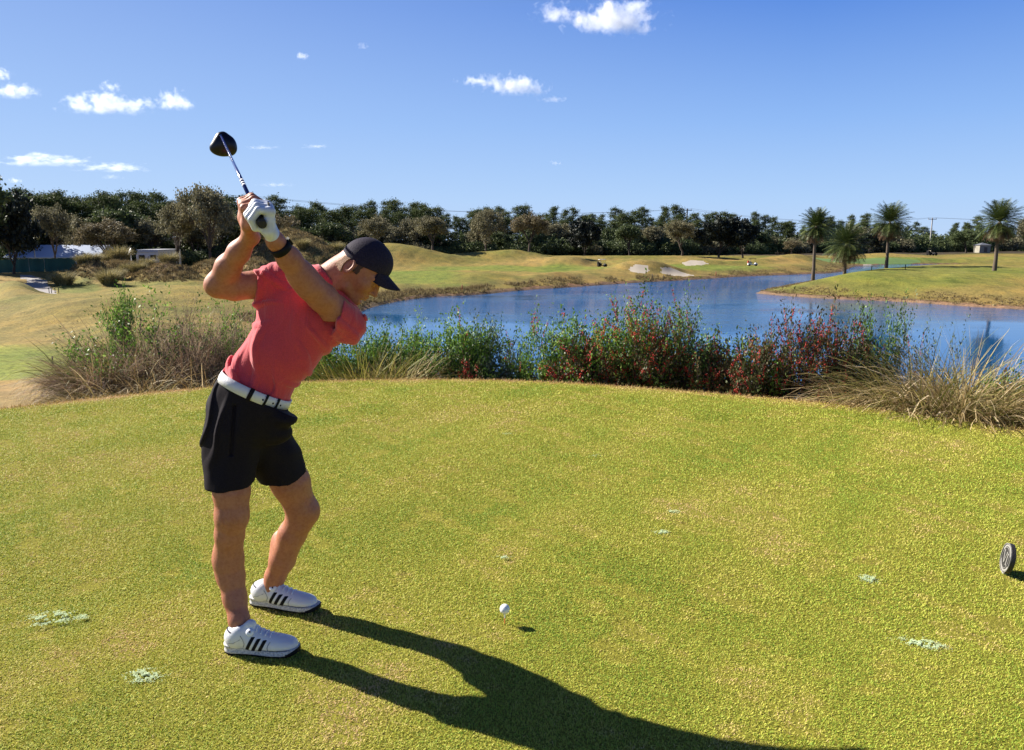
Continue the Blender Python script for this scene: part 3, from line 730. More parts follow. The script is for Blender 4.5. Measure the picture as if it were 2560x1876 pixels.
def grid_shell(fn, nu, nv, th):
    u, v2 = np.meshgrid(np.linspace(0, 1, nu), np.linspace(0, 1, nv), indexing='ij')
    P, N = fn(u, v2); T = np.concatenate([(P+N*th/2).reshape(-1, 3), (P-N*th/2).reshape(-1, 3)])
    g = np.arange(nu*nv).reshape(nu, nv); q = np.stack([g[:-1, :-1], g[1:, :-1], g[1:, 1:], g[:-1, 1:]], -1).reshape(-1, 4)
    m = nu*nv; F = [q, (q+m)[:, ::-1]]
    for e in (g[0], g[-1][::-1], g[:, 0][::-1], g[:, -1]): F.append(np.stack([e[:-1], e[1:], e[1:]+m, e[:-1]+m], 1))
    return T, np.concatenate(F)
def brim(u, v2):
    a = (v2-.5)*2*.93; l = .072*np.sin(a)*(1-.06*u); f0 = .009+.084*np.cos(a*.9)
    ext = .070*np.sqrt(np.clip(1-(np.abs(v2-.5)*2)**2.6, 0, 1))
    f = f0+u*ext; l = l*(1+.02*u)
    h = .36*f0-.006-u*(.007+10*l*l)
    P = HC+f[..., None]*HF+h[..., None]*HU+l[..., None]*HL
    return P, np.broadcast_to(HU, P.shape)
V_, F_ = grid_shell(brim, 14, 30, .004); obj('cap_brim', mesh('cap_brim', V_, F_), M_cap, cap)
b = MB(); b.ell = None; b.tube([hp(-.003, .104), hp(-.003, .1085)], [.007, .004], 12); obj('cap_button', b.mesh('cap_button', True), M_cap, cap)
# ---- hair (short, fair, below the cap) and brows
M_hair = plain('fair_short_hair', (.30, .15, .07), .7, var=.4, vscale=260, bmp=.5, bscale=500)
M_side = plain('brown_sideburn', (.07, .035, .025), .8, var=.4, vscale=260)
hv = Vol(HC-.17, HC+.12, .0024); headsdf(hv, 0); hv.D -= .0030
X_, Y_, Z_ = [(hv.lo[i]+hv.h*np.arange(hv.n[i])).astype(np.float32) for i in range(3)]
X_, Y_, Z_ = X_[:, None, None]-HC[0], Y_[None, :, None]-HC[1], Z_[None, None, :]-HC[2]
hf, hu, hl = [X_*a[0]+Y_*a[1]+Z_*a[2] for a in (HF, HU, HL)]
hn = .004*wob(X_+9, Y_, Z_, 150, 3); ear_ = -(np.sqrt(((hf+.026)/.024)**2+((hu+.038)/.036)**2)-1)*.03*(np.abs(hl) > .06)
below = hu-.36*hf-.004
for nm, m_ in (('hair', amax([hf+.036+hn, -(hu+.082+hn+.12*hf), ear_])), ('sideburn', amax([np.abs(hf-.002)-.009+hn*.6, -(hu+.044), .05-hl])), ('sideburn', amax([np.abs(hf-.002)-.009+hn*.6, -(hu+.044), .05+hl]))):
    vv = Vol(HC-.17, HC+.12, .0024); vv.D = amax([hv.D, m_, below]).astype(np.float32); obj(nm, vv.mesh(nm), M_hair if nm == 'hair' else M_side, PERSON)
M_brow = plain('brow_hair', (.14, .07, .04), .8)
for s_ in (1, -1):
    b = MB(); b.tube([hp(.0915, -.0185, s_*.016), hp(.0885, -.0140, s_*.030), hp(.0760, -.0165, s_*.047)], [.0022, .0026, .0012], 6)
    obj('eyebrow', b.mesh('eyebrow', True), M_brow, PERSON)
# ---- shoes
M_sole, t_, b_ = new_mat('foam_sole'); g_ = geo_pos(t_)
t_.links.new(ramp(t_, noise(t_, 150, 3, .6, g_), [(.35, (.30, .30, .31)), (.6, (.62, .61, .60))]), b_.inputs['Base Color']); b_.inputs['Roughness'].default_value = .7; bump(t_, b_, noise(t_, 160, 2, .5, g_), .5, .002)
M_up = plain('white_shoe_leather', (.70, .71, .74), .4, var=.03, bmp=.12, bscale=200)
M_seam = plain('seam_thread', (.22, .23, .26), .7)
M_lace = plain('white_lace', (.75, .78, .85), .6)
def shoe(heel, toe, side, ankle, dial):
    """heel/toe: ground points of the centre line; side: +1 if the visible side is on the right of heel->toe"""
    F_ = nrm(np.array((toe[0]-heel[0], toe[1]-heel[1], 0))); U_ = np.array((0, 0, 1.)); S_ = np.cross(F_, U_)*side  # towards the camera side
    L_ = np.linalg.norm(np.array(toe)[:2]-np.array(heel)[:2])
    O = np.array((heel[0], heel[1], .004)); P = lambda f, l, u: O+F_*f*L_+S_*l+U_*u
    AX = np.array([F_, S_, U_]); loB = np.minimum(P(-.1, 0, 0), P(1.1, 0, 0))-(.06, .07, .0); hiB = np.maximum(P(-.1, 0, 0), P(1.1, 0, 0))+(.06, .07, .17)
    root = empty('shoe', tuple(O)); root.parent = PERSON
    def upper(v, g=0.):
        v.ell(P(.155, 0, .060), (.045+g, .037+g, .046+g), AX, .02)
        v.chain([P(.20, 0, .060), P(.45, 0, .050), P(.68, .0, .036)], [.036+g, .038+g, .034+g], .03)
        v.ell(P(.76, -.002, .036), (.066+g, .0455+g, .031+g), AX, .02)
        v.ell(P(.55, .0, .036), (.09+g, .041+g, .034+g), AX, .02)
        v.cone(P(.20, 0, .060), P(.235, 0, .082), .036+g, .036+g, .02)
        v.cone(P(.40, 0, .064), P(.365, 0, .112), .026+g, .021+g, .02)      # tongue
    v = Vol(loB, hiB, .0024); upper(v)
    v.plane(P(.17, 0, .086), U_*.95+F_*-.30, (P(-.1, -.1, 0)-.05, P(.33, .1, .2)+.05) if False else None) if False else None
    v.plane(P(.2, 0, .028), -U_)
    v.cone(P(.19, 0, .060), np.array(ankle)+U_*.05, .030, .036, .003, 's')
    v_up = v
    up = obj('shoe_upper', local(v.mesh('shoe_upper'), O), M_up, root)
    # stripes on the side
    v2 = Vol(loB, hiB, .0024); upper(v2, .0016)
    X_, Y_, Z_ = [(v2.lo[i]+v2.h*np.arange(v2.n[i])).astype(np.float32) for i in range(3)]
    X_, Y_, Z_ = X_[:, None, None]-O[0], Y_[None, :, None]-O[1], Z_[None, None, :]-O[2]
    f = (X_*F_[0]+Y_*F_[1])/L_; l = X_*S_[0]+Y_*S_[1]; u = Z_+0*f
    for k in range(3):
        fc = .385+.088*k+(u-.05)*1.75
        d = amax([(np.abs(f-fc)-.026)*L_*.9, u-(.080-.0065*k), .026-u, .012-l])
        vv = Vol(loB, hiB, .0024); vv.D = np.maximum(v2.D, d).astype(np.float32)
        obj('shoe_stripe', local(vv.mesh('shoe_stripe'), O), M_blk, root)
    # sole
    v = Vol(loB-(0, 0, .01), hiB, .0028)
    X_, Y_, Z_ = [(v.lo[i]+v.h*np.arange(v.n[i])).astype(np.float32) for i in range(3)]
    X_, Y_, Z_ = X_[:, None, None]-O[0], Y_[None, :, None]-O[1], Z_[None, None, :]-O[2]
    f = (X_*F_[0]+Y_*F_[1])/L_; l = X_*S_[0]+Y_*S_[1]; u = Z_+0*f
    hw = .034+.0125*sstep(.3, .70, f)-.008*sstep(.85, 1.0, f)
    plan = np.sqrt(np.maximum(np.abs(f-.5)-(.5-hw*.85/L_), 0)**2*L_*L_/.72+l*l)-hw
    toeup = .012*sstep(.74, 1.02, f)**1.3+.006*sstep(.12, -.02, f)
    top = .036-.012*sstep(.2, .6, f)
    v.D = amax([plan-.002*np.sin(u*200), u-top-toeup*.6, toeup+.006-u]).astype(np.float32)
    obj('midsole', local(v.mesh('midsole'), O), M_sole, root)
    v.D = amax([plan-.0005-.002*sstep(.8, 1, f), u-.012-toeup-.006*sstep(.9, 1.0, f), toeup+0*u-.001-u]).astype(np.float32)
    obj('outsole', local(v.mesh('outsole'), O), M_blk, root)
    # laces, dial, lining
    def probe(p0, d_):      # first point of the upper met from outside along d_
        for q in np.arange(0, .09, .0008):
            p = p0+d_*q; i = np.round((p-v_up.lo)/v_up.h).astype(int)
            if (i >= 0).all() and (i < v_up.n).all() and v_up.D[tuple(i)] < .0012: return p
        return p0+d_*.04
    top = lambda f_, l_: probe(P(f_, l_, .15), -U_)
    sid = lambda f_, u_: probe(P(f_, .075, u_), -S_)
    for k in range(4):
        fc = .46+.062*k; b = MB()
        b.tube([top(fc-.01+.008*abs(q), q*.022)+U_*.0008 for q in np.linspace(-1, 1, 7)], .0026, 6); obj('lace', local(b.mesh('lace', True), O), M_lace, root)
    for pts in ([(.27, .085), (.30, .070), (.32, .052), (.30, .036)], [(.66, .062), (.635, .050), (.625, .040), (.635, .030)], [(.02, .060), (.10, .052), (.18, .056), (.27, .070)]):
        b = MB(); b.tube([sid(*p)+S_*.0004 for p in pts], .0011, 5); obj('shoe_seam', local(b.mesh('shoe_seam', True), O), M_seam, root)
    if dial:
        b = MB(); n_ = nrm(S_*.75+U_*.6+F_*.2); p = P(.385, .026, .094); b.tube([p, p+n_*.004, p+n_*.009], [.0155, .0155, .012], 16); d_ = obj('lace_dial', local(b.mesh('lace_dial', True), O), M_lace, root)
        b = MB(); b.tube([p+n_*.0088, p+n_*.0098], [.006, .006], 3); obj('dial_mark', local(b.mesh('dial_mark'), O), M_blk, root)
    b = MB(); a = np.linspace(0, 2*math.pi, 30); rr = []
    an = np.array(ankle); c0 = P(.195, 0, .088)
    b.tube([c0+F_*.040*math.cos(q)*(1.12 if math.cos(q) > 0 else 1)+S_*.0335*math.sin(q)+U_*(.014*math.cos(q)*(1 if math.cos(q) > 0 else -.55)) for q in a], .0042, 6, False)
    obj('shoe_lining', local(b.mesh('shoe_lining', True), O), plain('navy_lining', (.02, .02, .05), .8), root)
    v = Vol(loB, hiB+(0, 0, .03), .0028); v.cone(P(.19, 0, .06), np.array(ankle)+U_*.012, .034, .0395, .01); v.plane(np.array(P(.19, 0, .106)), U_*.97-F_*.2)
    obj('sock', local(v.mesh('sock'), O), plain('white_sock', (.72, .72, .72), .9), root)
    return root
nh = G(552, 1645, 0); nt_ = G(742, 1650, 0)
shoe((nh[0], nh[1]+.050, 0), (nt_[0], nt_[1]+.045, 0), 1, W(601, 1580, 2.78), True)
fh = G(619, 1521, 0); ft = G(793, 1541, 0)
shoe((fh[0], fh[1]+.048, 0), (ft[0], ft[1]+.045, 0), 1, W(674, 1490, 3.155), True)
# ================================================================== CLUB, BALL, TEE, MARKER
club = empty('golf_club', tuple(BUTT))
tag(club, 'driver with a black head and blue shaft held up over the golfer\'s shoulder', 'golf club')
M_grip = plain('grip_rubber', (.018, .018, .018), .7, bmp=.5, bscale=300)
M_shaft = plain('blue_shaft', (.015, .03, .16), .18, spec=.9, coat=.6)
b = MB(); b.tube([BUTT, BUTT+SH*.001, BUTT+SH*.008, BUTT+SH*.27], [.0115, .0145, .0150, .0095], 20); obj('grip', local(b.mesh('grip', True), BUTT), M_grip, club)
b = MB(); b.tube([BUTT+SH*.27, BUTT+SH*.6, TIP], [.0072, .0062, .0045], 16); shf = obj('shaft', local(b.mesh('shaft', True), BUTT), M_shaft, club)
for s_ in (.40, .425, .455):
    b = MB(); b.tube([BUTT+SH*s_, BUTT+SH*(s_+.012)], [.0074, .0074], 16); obj('shaft_decal', local(b.mesh('shaft_decal', True), BUTT), plain('decal_white', (.85, .85, .85), .4), shf)
# head
hc = W(556, 362, _Y); toS = (W(558, 327, _Y)-hc)
M_head = plain('gloss_black_head', (.004, .004, .012), .35, spec=.35)
v = Vol(hc-.11, hc+.11, .0024); ya = nrm(np.array(hc)-cam.location); xa = nrm(np.cross(ya, (0, 0, 1))); za = np.cross(xa, ya)
HX = lambda x, z, y=0: hc+xa*x*.00185+za*(-z)*.00185+ya*y
HXA = np.array([xa, ya, za])
v.ell(HX(0, 9), (.0545, .030, .034), HXA, .012); v.ell(HX(2, -8), (.036, .030, .040), HXA, .03); v.ell(HX(18, 2), (.024, .026, .036), HXA, .02)
v.cone(TIP-SH*.012, HX(2, -20), .0085, .014, .012)
obj('club_head', local(v.mesh('club_head'), BUTT), M_head, club)
b = MB(); b.tube([TIP-SH*.030, TIP+SH*.004], [.0075, .0085], 14); obj('hosel', local(b.mesh('hosel', True), BUTT), plain('hosel_metal', (.6, .6, .65), .2, 1.0), club)
# ball on tee
gb = G(1262, 1559, 0); bc = (gb[0], gb[1], .0655)
b = MB()
def sphere(c, r, n=48, m=24):
    B = MB(); B.lathe([(r*math.sin(math.pi*k/m)+1e-6, -r*math.cos(math.pi*k/m)) for k in range(m+1)], n, c); return B
M_ball, t_, b_ = new_mat('ball_urethane'); b_.inputs['Base Color'].default_value = (.82, .83, .85, 1); b_.inputs['Roughness'].default_value = .3
_v = nd(t_, 'ShaderNodeTexVoronoi', Scale=330.); t_.links.new(geo_pos(t_), _v.inputs['Vector']); bump(t_, b_, _v.outputs['Distance'], .4, .0015)
ball = obj('golf_ball', local(sphere(bc, .02135).mesh('golf_ball', True), bc), M_ball); ball.location = bc
tag(ball, 'white golf ball sitting on a tee in the middle of the turf', 'golf ball')
tee = empty('golf_tee', (gb[0], gb[1], 0)); tag(tee, 'short white and orange golf tee holding up the ball', 'golf tee')
b = MB(); b.lathe([(.0005, .046), (.0045, .0465), (.0062, .0482), (.0064, .0475), (.0042, .042), (.0028, .036), (.0025, .024)], 16); obj('tee_cup', b.mesh('tee_cup', True), plain('tee_white', (.8, .8, .78), .4), tee)
b = MB(); b.lathe([(.0027, .0245), (.0027, .008), (.0015, -.02), (.0002, -.024)], 16); obj('tee_stem', b.mesh('tee_stem', True), plain('tee_orange', (.75, .18, .06), .5), tee)
# round tee marker with the numeral VI
mg = G(2513, 1436, 0); mk_ = empty('tee_marker', (mg[0]+.005, mg[1], 0))
tag(mk_, 'round black and grey tee marker disc with the numeral VI standing on the turf', 'tee marker')
mn = nrm((-.93, .33, .14)); mr_ = nrm(np.cross((0, 0, 1), mn)*-1); mr_ = -np.cross(mn, (0, 0, 1)); mr_ = nrm(mr_); mu_ = np.cross(mr_, mn); mu_ = mu_ if mu_[2] > 0 else -mu_
if np.cross(mu_, mn)@mr_ > 0: pass
mright = nrm(np.cross(mu_, mn))         # reader's right
mc = np.array((0, 0, .082)); RD = .073
def disc(name, r0, r1, d0, d1, mat, n=56):
    a = np.arange(n)/n*2*math.pi; ring = lambda r, d: mc+(r*np.cos(a))[:, None]*mright+(r*np.sin(a))[:, None]*mu_+mn*d
    V = np.concatenate([ring(r0, d0), ring(r1, d0), ring(r1, d1), ring(r0, d1)]); i = np.arange(n); j = (i+1) % n
    F = np.concatenate([np.stack([k*n+i, k*n+j, ((k+1) % 4)*n+j, ((k+1) % 4)*n+i], 1) for k in range(4)])
    return obj(name, mesh(name, V, F, False), mat, mk_)
M_mk = plain('marker_black', (.02, .018, .018), .6, bmp=.3, bscale=200); M_mg = plain('marker_grey', (.27, .26, .24), .6, var=.25, vscale=150, bmp=.4, bscale=300)
b = MB(); b.tube([mc-mn*.011, mc-mn*.009, mc+mn*.008, mc+mn*.010], [RD-.002, RD, RD, RD-.002], 64); obj('marker_body', b.mesh('marker_body', False), M_mk, mk_)
disc('marker_rim', RD-.0035, RD-.0005, .0095, .0125, M_mg); disc('marker_band', RD*.68, RD*.71, .0095, .0125, M_mg)
b = MB()
for a0, a1 in ((25, 155), (205, 335)):
    a = np.radians(np.linspace(a0, a1, 30)); V = np.concatenate([mc+(r*np.cos(a))[:, None]*mright+(r*np.sin(a))[:, None]*mu_+mn*d for r, d in ((RD*.77, .0105), (RD*.89, .0105), (RD*.89, .009), (RD*.77, .009))])
    i = np.arange(29); b.add(V, np.concatenate([np.stack([k*30+i, k*30+i+1, ((k+1) % 4)*30+i+1, ((k+1) % 4)*30+i], 1) for k in range(4)]))
obj('marker_lettering_band', b.mesh('marker_lettering_band'), M_mg, mk_)
def bar(b, p, q, w_, d0=.0095, d1=.0125):
    p, q = np.array(p)*RD, np.array(q)*RD; e = nrm(q-p); n_ = np.array((-e[1], e[0]))*w_*RD/2
    c = [p-n_, q-n_, q+n_, p+n_]; V = [mc+mright*x+mu_*y+mn*d for d in (d0, d1) for x, y in c]
    b.add(V, [(0, 3, 2, 1), (4, 5, 6, 7), (0, 1, 5, 4), (1, 2, 6, 5), (2, 3, 7, 6), (3, 0, 4, 7)])
b = MB(); bar(b, (-.40, .40), (-.12, -.36), .10); bar(b, (-.10, -.36), (.13, .36), .06, .0095, .0128); bar(b, (-.50, .40), (-.28, .40), .06, .0095, .0122); bar(b, (.02, .40), (.20, .40), .06, .0095, .0121)
bar(b, (.34, .34), (.34, -.34), .10, .0095, .0124); bar(b, (.23, .37), (.45, .37), .06, .0095, .0120); bar(b, (.23, -.37), (.45, -.37), .06, .0095, .0119)
obj('marker_numeral', b.mesh('marker_numeral'), M_mg, mk_)
b = MB(); b.tube([mc-mu_*RD*.9, mc-mu_*RD*1.0-np.array((0, 0, .03))], [.012, .006], 10); obj('marker_spike', b.mesh('marker_spike', True), M_mg, mk_)
# ================================================================== VEGETATION
def quads(c, u, v):
    "one quad per row: centre, half vectors"
    V = np.stack([c-u-v, c+u-v, c+u+v, c-u+v], 1).reshape(-1, 3); F = np.arange(len(V)).reshape(-1, 4); return V, F
def rvec(rs, n):
    v = rs.normal(size=(n, 3)); return v/np.linalg.norm(v, axis=1)[:, None]
def leaves(rs, P, size, flat=.0, asp=.5, axis=None):
    "diamond leaves at P with random orientation"
    n = len(P); a = rvec(rs, n) if axis is None else axis
    b = np.cross(a, rvec(rs, n)); b /= np.linalg.norm(b, axis=1)[:, None]+1e-9
    s = (size*rs.uniform(.6, 1.3, n))[:, None]
    V = np.stack([P-a*s*.5, P+b*s*asp*.5, P+a*s*.5, P-b*s*asp*.5], 1).reshape(-1, 3)
    return V, np.arange(len(V)).reshape(-1, 4)
def branch(rs, b, P0, d, L, r, lev, maxlev, tips, up=.2, spread=.55, kids=(3, 4), ns=6, cur=.12, tipr=.25):
    n = 5 if lev < 2 else 4; P = [np.array(P0, float)]; d = nrm(d)
    for i in range(n-1):
        d = nrm(d+rs.normal(size=3)*cur+np.array((0, 0, up*.15))); P.append(P[-1]+d*L/(n-1))
    rr = np.linspace(r, r*(.62 if lev < maxlev else tipr), n)
    b.tube(P, rr, max(3, ns-lev), False)
    if lev >= maxlev:
        tips.append((P[-1], d)); tips.append((P[-2], d)); return
    k = rs.randint(kids[0], kids[1]+1); ph = rs.uniform(0, 6.28)
    for j in range(k):
        a = ph+j*2.4+rs.uniform(-.4, .4); s = P[-1] if j < 2 else P[-2 if rs.rand() < .6 else -3]
        u = np.cross(d, (0.1, .2, .97)); u = u/(np.linalg.norm(u)+1e-6); w_ = np.cross(d, u)
        sp = spread*rs.uniform(.6, 1.35)
        nd2 = nrm(d*math.cos(sp)+(u*math.cos(a)+w_*math.sin(a))*math.sin(sp)+np.array((0, 0, up*.3)))
        branch(rs, b, s, nd2, L*rs.uniform(.62, .85), r*.60, lev+1, maxlev, tips, up, spread, kids, ns, cur, tipr)
def fcol(rs, n, P=None, c=None, k=.0):
    return rs.uniform(0, 1, n)
M_bark = plain('grey_bark', (.085, .065, .05), .95, var=.4, vscale=3, bmp=.6, bscale=8)
M_barkd = plain('dark_bark', (.05, .038, .03), .95, var=.4, vscale=3)
M_pinebark = plain('pine_bark', (.10, .065, .045), .95, var=.4, vscale=3)
M_oak = leafmat('oak_winter_leaves', [(0, (0.0810, 0.0828, 0.0473)), (.4, (0.1688, 0.1587, 0.0878)), (.8, (0.2700, 0.2415, 0.1418)), (1, (0.3780, 0.3450, 0.2160))], .7, .2, .2)
M_oakb = leafmat('oak_brown_leaves', [(0, (0.0813, 0.0715, 0.0432)), (.5, (0.1750, 0.1495, 0.0837)), (1, (0.3125, 0.2470, 0.1485))], .7, .2, .2)
M_oakg = leafmat('oak_green_leaves', [(0, (0.0364, 0.0567, 0.0216)), (.5, (0.0845, 0.1148, 0.0408)), (1, (0.1690, 0.2025, 0.0720))], .6, .2, .3)
M_pine = leafmat('pine_needles', [(0, (.024, .036, .012)), (.5, (.070, .095, .032)), (1, (.155, .185, .065))], .7, .2, .15)
M_dark = leafmat('magnolia_leaves', [(0, (.007, .011, .009)), (.6, (.018, .026, .018)), (1, (.05, .06, .045))], .6, .08, .3)
def deciduous(seed, H, lev, leaf_n, lsize, spread=.6, up=.25, trunk=.22, clump=1.0, kids=(3, 4)):
    rs = np.random.RandomState(seed); b = MB(); tips = []
    P = [(0, 0, -.4), (rs.normal()*.1, rs.normal()*.1, H*trunk*.5), (rs.normal()*.2, rs.normal()*.2, H*trunk)]
    b.tube(P, [H*.032, H*.024, H*.020], 8, False)
    for j in range(5):
        a = j*1.256+rs.uniform(-.4, .4); t = rs.uniform(.35, .75) if j else .1
        branch(rs, b, P[-1], (math.cos(a)*t, math.sin(a)*t, 1), H*.27, H*.013, 1, lev, tips, up, spread, kids)
    T = np.array([t[0] for t in tips]); zmax = T[:, 2].max(); sc_ = (H*.97)/zmax
    n = len(T)*leaf_n; C = T[np.repeat(np.arange(len(T)), leaf_n)]+rs.normal(size=(n, 3))*clump*(.75, .75, .55)
    V, F = leaves(rs, C, lsize, asp=.7)
    key = np.repeat(rs.uniform(-.25, .25, len(T)), leaf_n); rn = np.clip(rs.uniform(.15, .85, n)+key, 0, 1)
    tm = b.mesh('trunk', True); cm = mesh('crown', V, F, False, face_rnd=rn)
    for m_ in (tm, cm): m_.transform(Matrix.Diagonal((sc_, sc_, sc_, 1)))
    return tm, cm
def pine(seed, H, dens=1.0, low=.42):
    rs = np.random.RandomState(seed); b = MB()
    P = [(0, 0, -.4), (rs.normal()*.15, rs.normal()*.15, H*.5), (rs.normal()*.3, rs.normal()*.3, H*.97)]
    P = np.array(P); b.tube(P, [H*.014, H*.010, H*.003], 7, False); C = []
    for i in range(int(26*dens)):
        t = low+(1-low)*(i+rs.rand())/(26*dens); a = rs.uniform(0, 6.28); L = H*.21*(1.15-t)**.7*rs.uniform(.5, 1.25)+.3
        s = P[1]+(P[2]-P[1])*(t-.5)*2 if t > .5 else P[0]+(P[1]-P[0])*t*2
        e = s+np.array((math.cos(a), math.sin(a), rs.uniform(.1, .55)))*L
        b.tube([s, (s+e)/2+(0, 0, -.05*L), e], [H*.003, H*.0022, .01], 4, False)
        for q in (.55, .8, 1.0):
            c = s+(e-s)*q; C.append(c+rs.normal(size=(int(42), 3))*np.array((.55, .55, .30))*H/15)
    C.append(P[2]+rs.normal(size=(110, 3))*(.5, .5, .45)); ci = np.concatenate([np.full(len(c), i) for i, c in enumerate(C)]); C = np.concatenate(C)
    V, F = leaves(rs, C, .44*H/15, asp=.34)
    rn = np.clip(rs.uniform(.1, .8, len(C))+rs.uniform(-.2, .25, ci.max()+1)[ci], 0, 1)
    return b.mesh('trunk', True), mesh('crown', V, F, False, face_rnd=rn)
def bushball(seed, H, Wd, n, ls):
    rs = np.random.RandomState(seed); b = MB(); C = []
    for k in range(14):
        a = rs.uniform(0, 6.28); r = rs.uniform(0, 1)**.5*Wd*.38; c = np.array((math.cos(a)*r, math.sin(a)*r, H*rs.uniform(.15, .72)*(1-.35*(r/Wd)**2)))
        b.tube([(c[0]*.2, c[1]*.2, -.3), c*.6, c], [.06, .04, .015], 5, False)
        q = rvec(rs, n//14)*rs.uniform(.35, 1, (n//14, 1))**.5; C.append(c+q*(Wd*.26, Wd*.26, H*.28))
    ci = np.repeat(np.arange(14), n//14); C = np.concatenate(C); C[:, 2] = np.abs(C[:, 2])
    V, F = leaves(rs, C, ls, asp=.6); rn = np.clip(rs.uniform(.1, .8, len(C))+rs.uniform(-.2, .25, 14)[ci], 0, 1)
    return b.mesh('trunk', True), mesh('crown', V, F, False, face_rnd=rn)
def variants(pair, mats):
    "the same tree meshes with another leaf material"
    t, c = pair; t.materials.append(mats[0]); c.materials.append(mats[1]); return t, c
OAK = [variants(deciduous(11+i, 10, 4, 24, .28, clump=.40), (M_bark, M_oak)) for i in range(3)]
OAKB = [variants(deciduous(31+i, 10, 4, 24, .29, clump=.38), (M_bark, M_oakb)) for i in range(2)]
OAKG = [variants(deciduous(41+i, 10, 4, 26, .36, clump=.46), (M_barkd, M_oakg)) for i in range(3)]
PINE = [variants(pine(51+i, 15, 1+.15*i), (M_pinebark, M_pine)) for i in range(5)]
MAG = [variants(deciduous(61, 10, 4, 26, .55, spread=.5, trunk=.08, clump=.5), (M_barkd, M_dark))]
BUSH = [variants(bushball(71+i, 4, 5.5, 2800, .34), (M_barkd, [M_oakg, M_oak, M_oakg][i])) for i in range(3)]
def plant(name, pair, x, y, scale, rz, label, cat='tree', group=None, sxy=1.0, z=None, parts=('trunk', 'crown')):
    zz = hz(x, y) if z is None else z
    e = empty(name, (x, y, zz), rz); e.scale = (scale*sxy, scale*sxy, scale)
    tag(e, label, cat, group)
    for nm, me in zip(parts, pair): obj(nm, me, None, e)
    return e
def atcol(px, Y): return (px-1280)/FPX*Y*1.0, Y
rs = np.random.RandomState(77)
# --- the big trees that can be told apart: column, distance, crown-top row, kind, width factor, label
def hgt(py, Y, zb=-2.0): return EYE-Y*(py-599.6)/1915-zb
big = [
 (45, 84, 484, MAG[0], .62, 'dense near-black evergreen at the far left behind the green fence', 'evergreen_tree'),
 (152, 92, 508, OAK[0], .72, 'spreading grey-leaved oak in front of the pale building', 'oak_tree'),
 (285, 104, 545, OAKB[0], .95, 'low wide grey-brown oak between the pale building and the white camper', 'oak_tree'),
 (452, 93, 503, OAK[1], .72, 'tall thin-leaved oak just right of the white camper', 'oak_tree'),
 (535, 90, 466, OAK[2], .70, 'tallest oak with open crown left of the raised club', 'oak_tree'),
 (688, 104, 530, OAKB[1], .75, 'brown leafless-looking oak right of the gloved hand', 'oak_tree'),
 (935, 128, 537, OAK[0], .80, 'grey oak behind the cap in front of the tall pines', 'oak_tree'),
 (1085, 130, 540, OAK[1], .95, 'broad round grey oak standing alone right of the cap', 'oak_tree'),
 (1322, 136, 531, OAKB[0], .80, 'brown-leaved oak with a visible trunk behind the shaded mound', 'oak_tree'),
 (1215, 150, 525, OAK[2], .8, 'grey-green oak between the round oak and the brown oak', 'oak_tree'),
 (1460, 160, 548, MAG[0], .8, 'dark glossy evergreen behind the golf cart', 'evergreen_tree'),
 (1570, 165, 560, OAKG[0], .9, 'dark green oak right of the evergreen behind the golf cart', 'oak_tree'),
 (1700, 150, 548, OAK[0], .95, 'wide grey oak behind the farther bunkers', 'oak_tree'),
 (1790, 150, 542, MAG[0], .8, 'tall dark evergreen left of the palms', 'evergreen_tree'),
 (1850, 152, 545, MAG[0], .7, 'second dark evergreen just left of the first palm', 'evergreen_tree'),
 (1970, 170, 600, OAKB[1], .9, 'small pinkish-brown bare tree left of the first palm', 'oak_tree'),
 (2160, 185, 572, MAG[0], .6, 'narrow dark evergreen between the second and third palm', 'evergreen_tree'),
 (2550, 210, 545, OAK[1], .9, 'tall grey-green oak at the right edge behind the last palm', 'oak_tree'),
 (2400, 215, 575, OAKG[1], 1.0, 'broad dark oak right of the pale utility pole', 'oak_tree'),
]
for i, (px, Y, top, pair, sxy, lab, nm) in enumerate(big):
    x, y = atcol(px, Y); z = hz(x, y); h = hgt(top, Y, z)
    plant(nm, pair, x, y, h/10., rs.uniform(0, 6.28), lab, 'tree', None, sxy*(1.25 if h < 8 else 1.0), z)
for px, Y, sxy in ((-60, 78, .8), (-150, 72, .9), (-110, 90, .8)):
    x, y = atcol(px, Y); plant('oak_tree', OAKG[0], x, y, 1.15, px, 'leafy oak beyond the left edge shading the cart path', 'tree', 'oaks shading the cart path', sxy)
# --- skyline: photo column, row of the tree tops
SKY = [(0, 500), (100, 478), (180, 490), (260, 490), (300, 490), (390, 490), (460, 500), (600, 500), (700, 515), (790, 518), (860, 520), (905, 520), (970, 500), (1060, 515), (1110, 530), (1200, 525), (1330, 520), (1440, 525), (1510, 528), (1600, 527), (1700, 530), (1800, 545), (1900, 540), (2000, 550), (2100, 548), (2200, 552), (2300, 565), (2340, 572), (2400, 556), (2480, 565), (2560, 545)]
skx, sky_ = zip(*SKY)
def line(px): return np.interp(px, [-300, 0, 500, 900, 1300, 1700, 2100, 2560, 2900], [100, 104, 112, 138, 160, 185, 225, 255, 270])
def row(n, off, kinds, lab, cat, group, dtop, name, sxy=(.7, 1.0), seed=1, jit=.4, base=10., x0=-120, x1=2680):
    r = np.random.RandomState(seed)
    for i in range(n):
        px = x0+(x1-x0)*(i+r.uniform(-jit, jit)+.5)/n; Y = line(px)+off+r.uniform(-3, 4)
        x, y = atcol(px, Y); z = hz(x, y); h = hgt(np.interp(px, skx, sky_)+dtop+r.uniform(-11, 16)-(14 if r.rand() < .15 else 0), Y, z)
        h = max(h, 3.5)
        plant(name, kinds[r.randint(len(kinds))], x, y, h/base, r.uniform(0, 6.28), lab, cat, group, r.uniform(*sxy), z)
